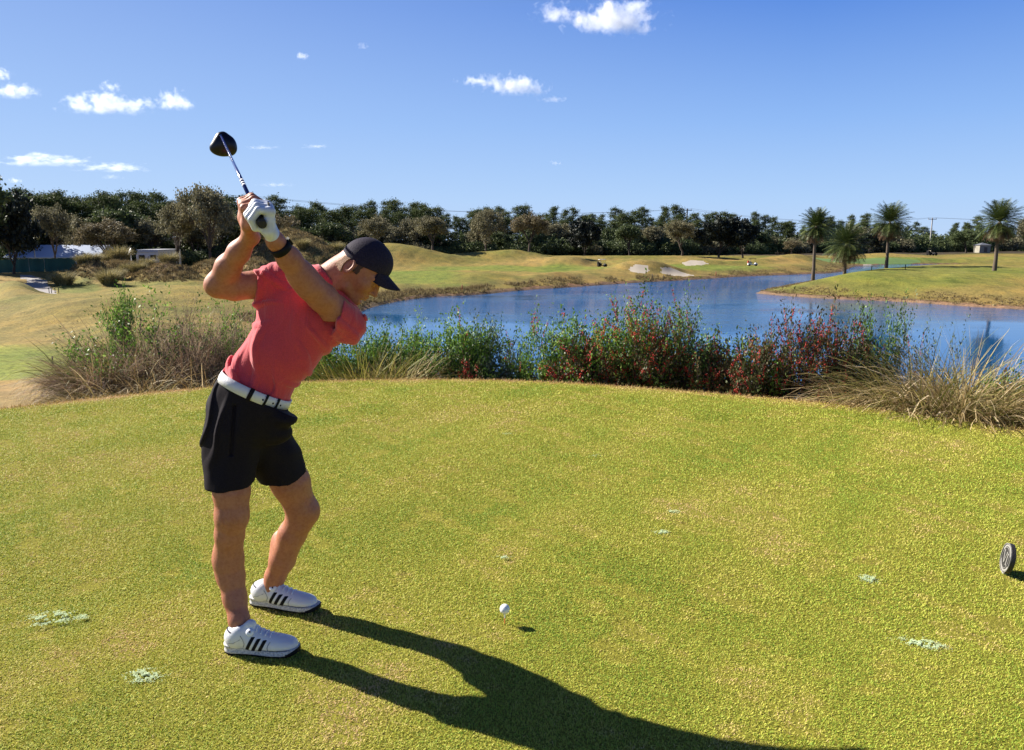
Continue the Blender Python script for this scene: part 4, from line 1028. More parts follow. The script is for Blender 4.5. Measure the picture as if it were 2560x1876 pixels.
row(120, 24, PINE, 'tall pine in the back row of the wood', 'tree', 'pines in the back row of the wood', 4, 'pine_tree', (.8, 1.2), 2, base=15.)
row(76, 13, PINE[2:]+PINE[:2], 'green pine standing within the wood', 'tree', 'pines in the middle of the wood', 13, 'pine_tree', (1.1, 1.6), 3, base=15.)
row(44, 5, OAKG+OAK, 'dull green oak at the front of the wood', 'tree', 'oaks along the front of the wood', 44, 'oak_tree', (.95, 1.35), 4)
def brow(n, off, seed, lab, grp, hh=(2.6, 4.2)):
    r = np.random.RandomState(seed)
    for i in range(n):
        px = -120+2800*(i+r.uniform(-.4, .4)+.5)/n; Y = line(px)+off+r.uniform(-1.5, 1.5); x, y = atcol(px, Y)
        s = r.uniform(*hh)/4*(Y/140)**.5
        plant('understory_bush', BUSH[r.choice([0, 1, 2, 2])], x, y, s, r.uniform(0, 6.28), lab, 'bush', grp, r.uniform(1.0, 1.4))
brow(80, 0, 6, 'dark understory bush along the edge of the wood', 'bushes along the edge of the wood')
brow(60, 9, 7, 'taller dark bush under the trees of the wood', 'bushes under the trees of the wood', (4.5, 6.5))
# --- palms
M_palmtrunk = plain('palm_trunk', (.10, .075, .055), .95, var=.4, vscale=6, bmp=.8, bscale=9)
M_frond = leafmat('palm_frond', [(0, (.018, .032, .008)), (.5, (.055, .085, .022)), (1, (.16, .18, .05))], .5, .15, .35)
M_dead = leafmat('palm_dead_frond', [(0, (.09, .055, .035)), (1, (.24, .16, .10))], .8, .1, .1)
def palm(seed, H, R_, nf=105, droop=1.0, dead=34):
    r = np.random.RandomState(seed); hc_ = H-R_*.80
    b = MB(); b.tube([(0, 0, -.4), (.02, 0, H*.2), (-.03, .02, hc_*.6), (0, 0, hc_)], [.23, .17, .15, .19], 12, False); tr = b.mesh('trunk', True); tr.materials.append(M_palmtrunk)
    def fr(n, e0, e1, L0):
        Vs, Fs, k, rn = [], [], 0, []
        for i in range(n):
            e = e0+(e1-e0)*((i+.5)/n); a = i*2.39996+r.uniform(-.2, .2); L = R_*L0*r.uniform(.85, 1.12)
            t = np.linspace(0, 1, 12); el_ = e-droop*(.75+.35*math.cos(e))*t**1.4*1.0
            dx = np.cumsum(np.cos(el_))*L/12; dz = np.cumsum(np.sin(el_))*L/12
            P = np.stack([dx*math.cos(a), dx*math.sin(a), hc_+dz+.05], 1)
            T = np.gradient(P, axis=0); T /= np.linalg.norm(T, axis=1)[:, None]; side = np.array((-math.sin(a), math.cos(a), 0)); upv = np.cross(T, side)
            c = r.rand()
            m = 24
            for sgn in (-1, 1):
                tt = np.linspace(.12, .99, m); ii = tt*11; i0 = np.minimum(ii.astype(int), 10); f = (ii-i0)[:, None]
                Q = P[i0]*(1-f)+P[i0+1]*f; TT = T[i0]; UU = upv[i0]
                ll = L*.30*np.sin(np.pi*(tt*.86+.12))[:, None]**.6
                d = sgn*side*.80+TT*.62+UU*-.28*r.uniform(-.3, 1.3, (m, 1)); d /= np.linalg.norm(d, axis=1)[:, None]
                w_ = TT*.028
                V = np.stack([Q-w_, Q+w_, Q+d*ll+(0, 0, -.04)], 1).reshape(-1, 3); Vs.append(V); Fs.append(np.arange(len(V)).reshape(-1, 3)+k); k += len(V); rn.append(np.full(m, np.clip(c*.7+r.uniform(-.15, .3), 0, 1)))
            w_ = side*.018; V = np.concatenate([P-w_, P+w_]); j = np.arange(11)
            F = np.concatenate([np.stack([j, j+1, j+13], 1), np.stack([j, j+13, j+12], 1)]); Vs.append(V); Fs.append(F+k); k += len(V); rn.append(np.full(22, .9))
        return np.concatenate(Vs), np.concatenate(Fs), np.concatenate(rn)
    V, F, rn = fr(nf, R(84), R(-30), 1.0); cm = mesh('fronds', V, F, False, face_rnd=rn); cm.materials.append(M_frond)
    V, F, rn = fr(dead, R(-28), R(-62), .82); dm = mesh('dead_fronds', V, F, False, face_rnd=rn); dm.materials.append(M_dead)
    b = MB(); b.lathe([(.16, hc_-.5), (.26, hc_-.25), (.22, hc_), (.05, hc_+.2)], 12); bo = b.mesh('boot', True); bo.materials.append(M_palmtrunk)
    return tr, cm, dm, bo
for px, pyb, pyt, wd, Y, dr, lab in ((2033, 680, 531, 39, 83, .68, 'leftmost palm with a thin trunk beside the lake channel'), (2111, 668, 564, 50, 90, .62, 'short palm with fronds almost touching the grass'),
                               (2214, 667, 517, 43, 90, .60, 'tall palm with brown drooping lower fronds, third from the left'), (2485, 680, 512, 48, 77, .60, 'largest palm with long dark trunk at the right')):
    x, y = atcol(px, Y); x = (px-1280)/1915*Y; z = EYE-Y*(pyb-599.6)/1915; zz = hz(x, y); H = EYE-Y*(pyt-599.6)/1915-zz
    plant('palm_tree', palm(int(px), H, wd*Y/1915*1.25, droop=dr), x, y, 1, 0, lab, 'palm tree', None, 1, zz, ('trunk', 'fronds', 'dead_fronds', 'boot'))
# --- grass clumps
def clump(seed, n, H, spread, width, droop=1.0, lean=(0, 0), seg=6, base=.25, jit=.35, zf=None):
    r = np.random.RandomState(seed); a = r.uniform(0, 6.28, n); rr = base*np.sqrt(r.rand(n))
    B = np.stack([rr*np.cos(a), rr*np.sin(a), np.zeros(n)-.03], 1); a2 = a+r.normal(size=n)*.7
    L = H*r.uniform(.55, 1.25, n); t = np.linspace(0, 1, seg); e0 = np.radians(np.clip(r.normal(78, 9, n), 35, 90))-spread*rr/base*.5*r.uniform(.2, 1, n)
    dr_ = droop*r.uniform(.3, 1.6, n)
    P = [B]; 
    for k in range(1, seg):
        e = e0-dr_*(t[k]**1.6)*1.6
        P.append(P[-1]+(L/(seg-1))[:, None]*np.stack([np.cos(e)*np.cos(a2)+lean[0]*t[k], np.cos(e)*np.sin(a2)+lean[1]*t[k], np.sin(e)], 1))
    P = np.stack(P, 1)     # n,seg,3
    s = np.stack([-np.sin(a2+r.normal(size=n)*.8), np.cos(a2), r.normal(size=n)*.3], 1); w_ = width*r.uniform(.6, 1.3, n)
    wt = (1-t**2*.85)
    Lf = P-s[:, None, :]*(w_[:, None]*wt)[..., None]; Rt = P+s[:, None, :]*(w_[:, None]*wt)[..., None]
    V = np.stack([Lf, Rt], 2).reshape(-1, 3); k0 = np.arange(n)[:, None]*seg*2+np.arange(seg-1)[None]*2
    F = np.stack([k0, k0+1, k0+3, k0+2], -1).reshape(-1, 4)
    rn = np.repeat(np.clip(r.uniform(0, 1, n), 0, 1), seg-1)
    return mesh('blades', V, F, False, face_rnd=rn)
M_tan = leafmat('dry_bunch_grass', [(0, (0.1500, 0.1063, 0.0420)), (.4, (0.3250, 0.2313, 0.0960)), (.8, (0.5250, 0.4000, 0.2040)), (1, (0.6875, 0.5750, 0.3600))], .6, .25, .25)
M_straw = leafmat('straw_fountain_grass', [(0, (.16, .11, .045)), (.35, (.36, .26, .12)), (.75, (.60, .47, .27)), (1, (.75, .63, .42))], .6, .42, .25)
M_olv = leafmat('olive_bunch_grass', [(0, (0.0750, 0.0845, 0.0198)), (.45, (0.1750, 0.1820, 0.0385)), (.8, (0.3250, 0.2730, 0.0825)), (1, (0.5000, 0.4030, 0.1760))], .6, .25, .25)
M_ylw = leafmat('yellow_green_grass', [(0, (.10, .11, .02)), (.5, (.22, .22, .04)), (1, (.42, .36, .12))], .6, .3, .25)
M_pnk = leafmat('muhly_grass', [(0, (.13, .08, .055)), (.5, (.27, .18, .12)), (1, (.46, .34, .24))], .7, .25, .15)
M_tus = leafmat('tussock_blades', [(0, (0.1125, 0.1063, 0.0360)), (.5, (0.2750, 0.2375, 0.0960)), (1, (0.5250, 0.4375, 0.2400))], .7, .25, .2)
DT_ = [clump(90+i, 1500, 1.0, .55, .012, .45, base=.42) for i in range(3)]
for m_ in DT_: m_.materials.append(M_tus)
for i, (px, py, Y, s, what) in enumerate([(157, 683, 66, 1.25, 'lone tussock at the foot of the brown dune by the path'), (213, 655, 73, 1.1, 'broad tussock on the crest of the left dune'), (236, 655, 74, 1.0, 'tussock right beside the broad one on the dune crest'),
        (270, 692, 67, 1.35, 'largest tussock casting a long shadow on the fairway'), (293, 668, 72, 1.0, 'tussock just behind the largest one'), (262, 640, 84, 1.0, 'small tussock high on the dune left of the reddish one'), (275, 645, 83, 1.2, 'upright tussock beside the reddish one'),
        (300, 640, 84, 1.7, 'tall reddish-brown tussock on top of the dune'), (320, 660, 76, 1.0, 'dull tussock left of the camper window'), (346, 665, 75, 1.1, 'yellow-tipped tussock below the camper'), (370, 655, 79, 1.1, 'grey tussock in front of the camper'),
        (424, 662, 77, 1.3, 'yellow tussock at the right dune casting a long shadow'), (614, 672, 66, 1.1, 'dark tussock behind the raised forearm'), (760, 628, 84, 1.1, 'tussock on the side of the high mound'), (845, 612, 87, 1.2, 'tussock on the crest just behind the cap')]):
    x, y = atcol(px, Y); x = (px-1280)/1915*Y
    e = empty('grass_tussock', (x, y, hz(x, y)-.05), i*1.7, s); tag(e, what, 'ornamental grass', 'tussocks on the dunes'); obj('blades', DT_[i % 3], None, e)
# --- the shrubs and grasses just behind the tee
M_stem = plain('shrub_stem', (.20, .14, .10), .9, var=.3); M_stemd = plain('shrub_stem_dark', (.10, .07, .055), .9, var=.3)
M_lgreen = leafmat('shrub_leaf_green', [(0, (.028, .062, .010)), (.4, (.085, .18, .022)), (.8, (.19, .34, .045)), (1, (.40, .54, .14))], .5, .3, .35)
M_lred = leafmat('shrub_leaf_bronze', [(0, (0.0390, 0.0210, 0.0130)), (.4, (0.0715, 0.0750, 0.0260)), (.75, (0.0975, 0.1275, 0.0390)), (1, (0.2210, 0.0975, 0.0455))], .55, .25, .3)
M_lgrey = leafmat('shrub_leaf_grey', [(0, (0.0390, 0.0700, 0.0390)), (.5, (0.1170, 0.1680, 0.0975)), (1, (0.2600, 0.3360, 0.2080))], .55, .25, .3)
M_berry = leafmat('red_berries', [(0, (0.2080, 0.0096, 0.0072)), (.6, (0.4940, 0.0216, 0.0144)), (1, (0.7150, 0.0600, 0.0360))], .35, 0, .5)
def shrub(seed, H, Wd, n_stem, leaf_per, ls, berries=0, lev=3, spread=.5, low=0.0):
    spread *= 1.45
    rs = np.random.RandomState(seed); b = MB(); tips = []
    for j in range(n_stem):
        a = rs.uniform(0, 6.28); q = rs.uniform(.1, 1)*Wd*.52; h = H*(rs.uniform(.28, .7) if j % 2 else rs.uniform(.7, 1.05))
        d = np.array((math.cos(a)*q, math.sin(a)*q, h*.8)); 
        branch(rs, b, (math.cos(a)*q*.5, math.sin(a)*q*.5, -.1), d, h*.48, .011, 1, lev, tips, .45, spread, (3, 4), 6, .16, .3)
    T = np.array([t[0] for t in tips]); D = np.array([t[1] for t in tips])
    T *= np.array((1, 1, 1.)); keep = T[:, 2] > low; T, D = T[keep], D[keep]
    # leaves lie along the twigs
    n = len(T)*leaf_per; ii = np.repeat(np.arange(len(T)), leaf_per); off = rs.uniform(-.34, .10, n)[:, None]
    C = T[ii]+D[ii]*off+rs.normal(size=(n, 3))*.045
    ax = D[ii]*.7+rvec(rs, n)*.9; ax /= np.linalg.norm(ax, axis=1)[:, None]
    V, F = leaves(rs, C+ax*ls*.4, ls, asp=.48, axis=ax)
    rn = np.clip(rs.uniform(.05, .85, n)+rs.uniform(-.2, .25, len(T))[ii], 0, 1)
    sm = b.mesh('stems', True); lm = mesh('leaves', V, F, False, face_rnd=rn); out = [sm, lm]
    if berries:
        kk = rs.choice(len(T), max(1, int(len(T)*min(1, berries*1.8))), replace=False); m = 26
        C = np.repeat(T[kk], m, 0)+np.repeat(D[kk], m, 0)*rs.uniform(-.18, .06, (len(kk)*m, 1))+rs.normal(size=(len(kk)*m, 3))*.013
        o = np.array([(1, 0, 0), (-1, 0, 0), (0, 1, 0), (0, -1, 0), (0, 0, 1), (0, 0, -1)])*.0078
        V = (C[:, None]+o[None]*rs.uniform(.8, 1.3, (len(C), 1, 1))).reshape(-1, 3); f = np.array([(0, 2, 4), (2, 1, 4), (1, 3, 4), (3, 0, 4), (2, 0, 5), (1, 2, 5), (3, 1, 5), (0, 3, 5)])
        F = (np.arange(len(C))[:, None, None]*6+f[None]).reshape(-1, 3); out.append(mesh('berries', V, F, True, face_rnd=np.repeat(rs.rand(len(C)), 8)))
    return out
def edgeY(px, Y):
    e = np.interp(px, [0, 400, 750, 1200, 1700, 2100, 2560], [7.0, 7.96, 8.6, 8.6, 7.95, 7.36, 6.3])
    return Y if px < 700 else e+.25+max(Y-e, 0)*(.55 if px > 1300 else .7)
def place_shrub(name, px, Yd, top, seed, Wpx, mats, lab, berries=0, n_stem=8, leaf_per=16, ls=.036, spread=.5, lev=3, group=None, stem=None):
    Yd = edgeY(px, Yd); x = (px-1280)/FPX*Yd; z = hz(x, Yd); zt = W(px, top, Yd)[2]; H = zt-z; Wd = Wpx/FPX*Yd
    ms = shrub(seed, H, Wd, n_stem, leaf_per, ls, berries, lev, spread)
    zs = np.zeros(len(ms[1].vertices)*3, np.float32); ms[1].vertices.foreach_get('co', zs); zs = zs.reshape(-1, 3)
    sz = H/np.percentile(zs[:, 2], 99.5); sx = Wd/2/np.percentile(np.hypot(zs[:, 0], zs[:, 1]), 93)
    e = empty(name, (x, Yd, z), 0); tag(e, lab, 'shrub', group)
    for m_ in ms: m_.transform(Matrix.Diagonal((min(sx, 2.3), min(sx, 2.0), sz, 1)))
    for m_, mt, nm in zip(ms, [stem or M_stemd, mats, M_berry], ['stems', 'leaves', 'berries']): obj(nm, m_, mt, e)
    return e
SHR = [
 (1040, 10.9, 830, 41, 230, M_lgreen, 0, 9, 16, 'dark leafy shrub filling the row behind the rounded green one'),
 (1300, 10.6, 870, 42, 170, M_lgrey, 0, 7, 14, 'low grey-green shrub in the gap before the berry bushes'),
 (1440, 10.4, 800, 43, 220, M_lgreen, .15, 8, 14, 'green shrub mixed with berries behind the wide berry bush'),
 (1600, 10.3, 800, 44, 240, M_lgreen, .15, 9, 14, 'dense green shrub behind the bronze-leaved bush'),
 (1760, 10.0, 850, 45, 250, M_lgreen, .12, 9, 14, 'dense low green shrub between the berry bushes'),
 (1900, 9.7, 860, 46, 250, M_lgreen, .10, 9, 14, 'green understorey shrub below the reddish bush'),
 (2070, 9.4, 840, 47, 260, M_lred, .20, 9, 14, 'dense reddish shrub at the foot of the twiggy berry bush'), # px, distance, top row, seed, width px, leaf, berries, stems, leaf_per, label
 (735, 10.6, 850, 1, 150, M_lgreen, 0, 8, 15, 'dark green shrub half hidden behind the coral shirt'),
 (850, 10.4, 822, 2, 190, M_lgreen, 0, 10, 16, 'leafy green shrub above the yellow grass'),
 (965, 10.6, 812, 3, 190, M_lgreen, 0, 10, 17, 'glossy green shrub left of the grey-green one'),
 (1120, 10.3, 806, 4, 230, M_lgreen, .02, 11, 18, 'rounded green shrub with one red sprig at its foot'),
 (1215, 10.6, 808, 5, 170, M_lgrey, 0, 9, 16, 'grey-green shrub right of the rounded green one'),
 (1180, 9.7, 905, 16, 90, M_lred, .45, 4, 8, 'low red-berried sprig at the foot of the green shrubs'),
 (1390, 10.2, 792, 6, 190, M_lgreen, .10, 8, 13, 'pale green shrub at the left of the berry bushes'),
 (1480, 9.8, 850, 7, 240, M_lred, .32, 10, 13, 'wide berry bush leaning over the tee edge'),
 (1560, 10.0, 738, 8, 190, M_lgreen, .30, 8, 12, 'tallest berry bush with green tips above the water'),
 (1640, 9.8, 790, 9, 190, M_lred, .22, 9, 13, 'bronze-leaved bush between the two tall green tips'),
 (1725, 9.7, 738, 10, 130, M_lgreen, .12, 6, 11, 'slender green-tipped bush right of the tallest berry bush'),
 (1820, 9.3, 845, 11, 230, M_lred, .18, 10, 13, 'low bronze bush with gaps showing the water'),
 (1925, 9.1, 825, 12, 180, M_lred, .22, 8, 12, 'reddish bush below the left palm reflection'),
 (2030, 8.9, 762, 13, 210, M_lred, .26, 8, 10, 'twiggy berry bush with red tips at the right'),
 (2130, 8.9, 800, 14, 200, M_lred, .22, 8, 11, 'tangled brown and red bush beside the pale grass'),
 (2225, 9.2, 768, 15, 120, M_lgreen, 0, 7, 17, 'bright green upright shrub behind the pale grass'),
 (2300, 9.0, 760, 17, 150, M_lgrey, .03, 5, 9, 'open twiggy shrub leaning right above the pale grass'),
 (2385, 9.4, 838, 18, 110, M_lgrey, 0, 5, 10, 'small grey-green sprig above the pale grass'),
 (2480, 9.3, 940, 19, 170, M_lgrey, 0, 7, 12, 'dark shrub behind the right end of the pale grass'),
 (2570, 7.9, 930, 20, 110, M_lgreen, .05, 6, 12, 'dark shrub cut by the right edge'),
 (335, 9.9, 735, 21, 330, M_lgreen, 0, 5, 8, 'leaning evergreen sapling above the left grasses'),
 (300, 10.3, 728, 22, 70, M_lgreen, 0, 3, 30, 'bright leafy shoot topping the left thicket'),
 (440, 9.8, 752, 23, 270, M_pnk, 0, 16, 9, 'leafless pinkish twiggy shrub in the middle of the left thicket'),
 (520, 9.9, 795, 24, 240, M_pnk, 0, 11, 10, 'grey twiggy shrub left of the golfer'),
 (580, 10.2, 755, 25, 190, M_lgreen, 0, 8, 14, 'dark green shrub just left of the coral shirt'),
 (600, 10.0, 845, 26, 160, M_lgreen, 0, 7, 12, 'low green shrub against the golfer\'s back'),
]
for px, Yd, top, sd_, wp, mt, be, ns_, lp, lab in SHR:
    place_shrub('shrub', px, Yd, top, sd_, wp, mt, lab, be, int(ns_*2.1), int(lp*2.3) if mt is not M_pnk else lp*2, .047 if mt is not M_pnk else .022, stem=M_stem if mt in (M_pnk, M_lgrey) else None)
def gclump(px, Yd, top, seed, n, mat, lab, base_px, width=.0045, droop=1.0, lean=(0, 0), spread=1.0, zoff=0):
    n = int(n*1.9); width = width*1.25; base_px = base_px*1.1
    Yd = edgeY(px, Yd); x = (px-1280)/FPX*Yd; z = hz(x, Yd)+zoff; zt = W(px, top, Yd)[2]
    me = clump(seed, n, (zt-z)*(1.15 if droop < 1.5 else 1.25), spread, width, droop, lean, 8, base_px/FPX*Yd/2); me.materials.append(mat)
    e = empty('grass_clump', (x, Yd, z)); tag(e, lab, 'ornamental grass'); obj('blades', me, None, e)
GC = [
 (2440, 7.25, 890, 201, 1200, M_straw, 'big pale fountain grass drooping over the tee edge', 150, .0060, 2.1, (.05, -.15)),
 (2300, 7.75, 900, 202, 1000, M_straw, 'tan fountain grass right of the berry bushes', 170, .0052, 1.9, (-.05, -.1)),
 (2360, 7.6, 862, 203, 900, M_olv, 'olive upright grass behind the pale fountain grass', 190, .0045, 1.0, (0, 0)),
 (2455, 7.5, 858, 204, 900, M_tan, 'feathery grey-white grass top before the palm reflection', 90, .0028, .95, (0, 0)),
 (2545, 7.0, 950, 205, 700, M_olv, 'dark low grass at the right edge of the picture', 120, .0045, 1.0, (0, 0)),
 (2190, 7.8, 940, 206, 500, M_straw, 'dry short grass among the right berry bushes', 140, .0045, .9, (0, 0)),
 (905, 9.6, 870, 207, 620, M_ylw, 'yellow-green upright grass below the leafy green shrub', 150, .0045, .5, (0, 0)),
 (985, 9.6, 885, 208, 380, M_tan, 'tan-topped grass right of the yellow-green grass', 90, .0045, .5, (0, 0)),
 (800, 9.8, 905, 209, 350, M_olv, 'dark olive grass under the shirt', 140, .0045, .8, (0, 0)),
 (270, 9.7, 845, 210, 900, M_olv, 'tall olive grass mound in the left thicket', 200, .0040, .9, (-.03, -.05)),
 (225, 9.2, 880, 211, 900, M_pnk, 'brown arching grass at the left end of the thicket', 150, .0036, 1.1, (-.04, -.1)),
 (330, 9.2, 890, 212, 650, M_tan, 'pale strappy grass in the centre of the left thicket', 190, .0052, 1.0, (0, -.1)),
 (195, 8.5, 958, 213, 700, M_tan, 'whitish low grass trailing to the left corner of the thicket', 150, .0033, 1.6, (-.12, -.25)),
 (300, 8.7, 945, 214, 900, M_olv, 'flattened yellow-green grass along the tee edge', 260, .0042, 1.5, (-.15, -.2)),
 (440, 9.0, 925, 215, 900, M_tan, 'dry tangled grass before the pink twiggy shrub', 220, .0048, 1.2, (0, -.1)),
 (540, 9.2, 900, 216, 700, M_tan, 'dry grass just left of the belt', 150, .0045, 1.1, (0, 0)),
 (385, 10.2, 790, 217, 700, M_pnk, 'feathery pinkish grass rising above the left thicket', 300, .0026, .6, (0, 0)),
 (500, 10.3, 790, 218, 900, M_pnk, 'second feathery pinkish grass nearer the golfer', 250, .0026, .6, (0, 0)),
]
for a in GC: gclump(*a)
# --- close-mown turf of the tee: real blades
def turf():
    r = np.random.RandomState(9); out = []
    for y0, y1, dens, L, wd in ((.7, 1.5, 15000, .0105, .0018), (1.5, 3.0, 42000, .0095, .0011), (3.0, 4.6, 26000, .0105, .0014), (4.6, 6.6, 13000, .0115, .0020), (6.6, 8.9, 8500, .013, .0027)):
        xm = .74*y1+3; n = int((y1-y0)*2*xm*dens); X = r.uniform(-xm, xm, n); Y = r.uniform(y0, y1, n)
        k = (np.abs(X) < .70*Y+.6)|((np.abs(X) < .72*Y+3)&(r.rand(len(X)) < .4)); X, Y = X[k], Y[k]; out.append((X, Y, np.full(len(X), L), np.full(len(X), wd)))
    X, Y, L, wd = [np.concatenate(q) for q in zip(*out)]
    k = poly_sd(TEE, X, Y) < -.01; X, Y, L, wd = X[k], Y[k], L[k], wd[k]
    # thin spots
    sp = wob(X, Y, 0, 9, 3)*.5+wob(X, Y, 0, 23, 7)*.5; n = len(X); keep = r.rand(n) < np.clip(1.05-.9*sstep(.25, .75, sp), .12, 1)
    X, Y, L, wd, sp = X[keep], Y[keep], L[keep], wd[keep], sp[keep]; n = len(X)
    Z = height(X, Y)[0]; a = r.uniform(0, 6.28, n); e = np.radians(r.uniform(18, 75, n)); L = L*r.uniform(.6, 1.35, n)
    B = np.stack([X, Y, Z], 1); d = np.stack([np.cos(a)*np.cos(e), np.sin(a)*np.cos(e), np.sin(e)], 1); s = np.stack([-np.sin(a), np.cos(a), 0*a], 1)*wd[:, None]
    M_ = B+d*L[:, None]*.55; d2 = d.copy(); d2[:, 2] -= .45; T = M_+d2*L[:, None]*.55
    V = np.stack([B-s, B+s, M_+s*.9, M_-s*.9, T], 1).reshape(-1, 3); i = np.arange(n)*5
    F4 = np.stack([i, i+1, i+2, i+3], 1); F3 = np.stack([i+3, i+2, i+4], 1)
    col = np.clip(.42+.20*wob(X, Y, 0, 1.6, 1)+.16*wob(X, Y, 0, 5, 5)+r.normal(size=n)*.17+.35*sstep(.1, .6, sp)+.25*sstep(-.35, -.05, poly_sd(TEE, X, Y)), 0, 1)
    return mesh('grass', V, [F4, F3], False, face_rnd=np.concatenate([col, col]))
M_blade = leafmat('tee_grass_blade', [(0, (.19, .34, .035)), (.3, (.38, .45, .055)), (.6, (.55, .53, .09)), (.85, (.66, .54, .18)), (1, (.72, .50, .26))], .6, .2, .2)
tag(obj('grass', turf(), M_blade), 'close-mown yellow-green grass covering the tee', 'grass', kind='stuff')
def roughgrass():
    r = np.random.RandomState(29); fl = np.zeros(GX.shape)
    m = ((CC < 900) & (np.clip(dune, 0, 1) > .25)) | ((DL > .4) & (DL < 3.2) & (GY > 40) & (n2+.8*n3 > -.1)) | ((dune > .3) & (CC >= 680))
    m &= (zone == 0) & (GY > 30) & (GY < 135) & (np.abs(GX) < .75*GY)
    ii = np.nonzero(m.ravel())[0]; area = (Rr*Rr).ravel()[ii]; n = 15000
    ii = r.choice(ii, n, p=area/area.sum()); B0 = VV[ii]+np.concatenate([r.normal(size=(n, 2))*.25, np.zeros((n, 1))], 1); B0[:, 2] = height(B0[:, 0], B0[:, 1])[0]-.02
    k = 7; B = np.repeat(B0, k, 0)+np.concatenate([r.normal(size=(n*k, 2))*.09, np.zeros((n*k, 1))], 1); N = n*k
    h = np.repeat(r.uniform(.10, .34, n)*np.where(B0[:, 0] > 20, .45, 1), k)*r.uniform(.6, 1.2, N); a = r.uniform(0, 6.28, N); t = r.normal(size=(N, 2))*.35
    s_ = np.stack([np.cos(a), np.sin(a), 0*a], 1)*.035; T = B+np.stack([t[:, 0]*h, t[:, 1]*h, h], 1)
    return mesh('rough_grass', np.stack([B-s_, B+s_, T], 1).reshape(-1, 3), np.arange(N*3).reshape(-1, 3), False, face_rnd=np.clip(np.repeat(r.rand(n), k)*.7+r.uniform(0, .3, N), 0, 1))
M_rg = leafmat('rough_scrub', [(0, (.09, .065, .035)), (.4, (.19, .14, .07)), (.8, (.30, .24, .11)), (1, (.38, .32, .18))], .8, .2, .1)
tag(obj('rough_grass', roughgrass(), M_rg), 'tufty brown rough on the dunes and lake banks', 'rough grass', kind='stuff')
# ragged straw lip round the tee
def lip():
    r = np.random.RandomState(19); P = TEE; Q = np.roll(P, -1, 0); L = np.linalg.norm(Q-P, axis=1); n = 26000
    i = r.choice(len(P), n, p=L/L.sum()); t = r.rand(n)[:, None]; C_ = P[i]*(1-t)+Q[i]*t; d_ = (Q[i]-P[i])/L[i][:, None]; nn = np.stack([d_[:, 1], -d_[:, 0]], 1)
    nn = np.where(((C_*nn).sum(1) > 0)[:, None], nn, -nn); C_ = C_+nn*(np.abs(r.normal(size=(n, 1)))*.06-.03)
    C_ = C_[C_[:, 1] > 4]; n = len(C_); Z = height(C_[:, 0], C_[:, 1])[0]; a = r.uniform(0, 6.28, n); e = np.radians(r.uniform(20, 80, n)); L = r.uniform(.012, .045, n)
    B = np.stack([C_[:, 0], C_[:, 1], Z], 1); d = np.stack([np.cos(a)*np.cos(e), np.sin(a)*np.cos(e), np.sin(e)], 1)*L[:, None]; s = np.stack([-np.sin(a), np.cos(a), 0*a], 1)*.0028
    V = np.stack([B-s, B+s, B+d], 1).reshape(-1, 3); return mesh('straw_lip', V, np.arange(len(V)).reshape(-1, 3), False, face_rnd=r.rand(n))
M_lip = leafmat('straw_lip_grass', [(0, (.30, .26, .05)), (.5, (.45, .30, .12)), (1, (.60, .42, .22))], .7, .2, .2)
tag(obj('dry_grass_edge', lip(), M_lip), 'dry straw-coloured grass along the rim of the tee', 'dry grass', kind='stuff')
# sandy divot fillings on the tee
M_div = plain('divot_sand', (.52, .64, .38), .95, var=.2, vscale=200)
def divot(px, py, wpx, hpx, n, seed, lab, ang=0.0):
    r = np.random.RandomState(seed); c = G(px, py, 0.004); sx = wpx/FPX*c[1]/2; sy = (G(px, py-hpx/2, 0)[1]-G(px, py+hpx/2, 0)[1])/2
    n = int(n*1.6); q = r.normal(size=(n*3, 2))*.42; k_ = wob(q[:, 0], q[:, 1], seed*1.7, 4.5, seed)+.6*wob(q[:, 0], q[:, 1], seed*.7, 13, seed+3) > .05; q = q[k_][:n]; n = len(q); ca, sa = math.cos(ang), math.sin(ang)
    X = q[:, 0]*sx; Y = q[:, 1]*sy; X, Y = X*ca-Y*sa, X*sa+Y*ca
    o = np.array([(1, 0, 0), (-.5, .87, 0), (-.5, -.87, 0), (0, 0, .18)]); rr = r.uniform(.0012, .0030, n)
    P = np.stack([X, Y, r.uniform(.003, .0105, n)], 1); V = (P[:, None]+o[None]*rr[:, None, None]).reshape(-1, 3)
    f = np.array([(0, 1, 3), (1, 2, 3), (2, 0, 3)]); F = (np.arange(n)[:, None, None]*4+f[None]).reshape(-1, 3)
    e = obj('sand_divot', mesh('sand_divot', V, F, False), M_div); e.location = c; tag(e, lab, 'divot sand', 'sanded divots on the tee')
for a in ((128, 1548, 120, 40, 1500, 1, 'large pale sanded divot at the left edge of the tee'), (205, 1546, 40, 12, 200, 2, 'small pale divot beside the large left one'), (365, 1692, 110, 36, 700, 3, 'faint greyish sanded divot left of the near shoe'),
          (1652, 1333, 42, 12, 420, 4, 'pale divot in the middle of the tee'), (1684, 1281, 34, 9, 200, 5, 'faint small divot above the middle one'), (1262, 1396, 44, 8, 150, 6, 'faint thin divot above the ball'), (2172, 1449, 46, 20, 480, 7, 'round pale divot between ball and marker'),
          (2305, 1612, 108, 26, 900, 8, 'long slanting white divot below the marker', -.35), (1490, 1140, 30, 6, 100, 9, 'tiny faint divot far back on the tee'), (1270, 1086, 44, 7, 100, 10, 'thin greenish divot near the back edge')): divot(*a[:7], ang=a[7] if len(a) > 7 else 0)
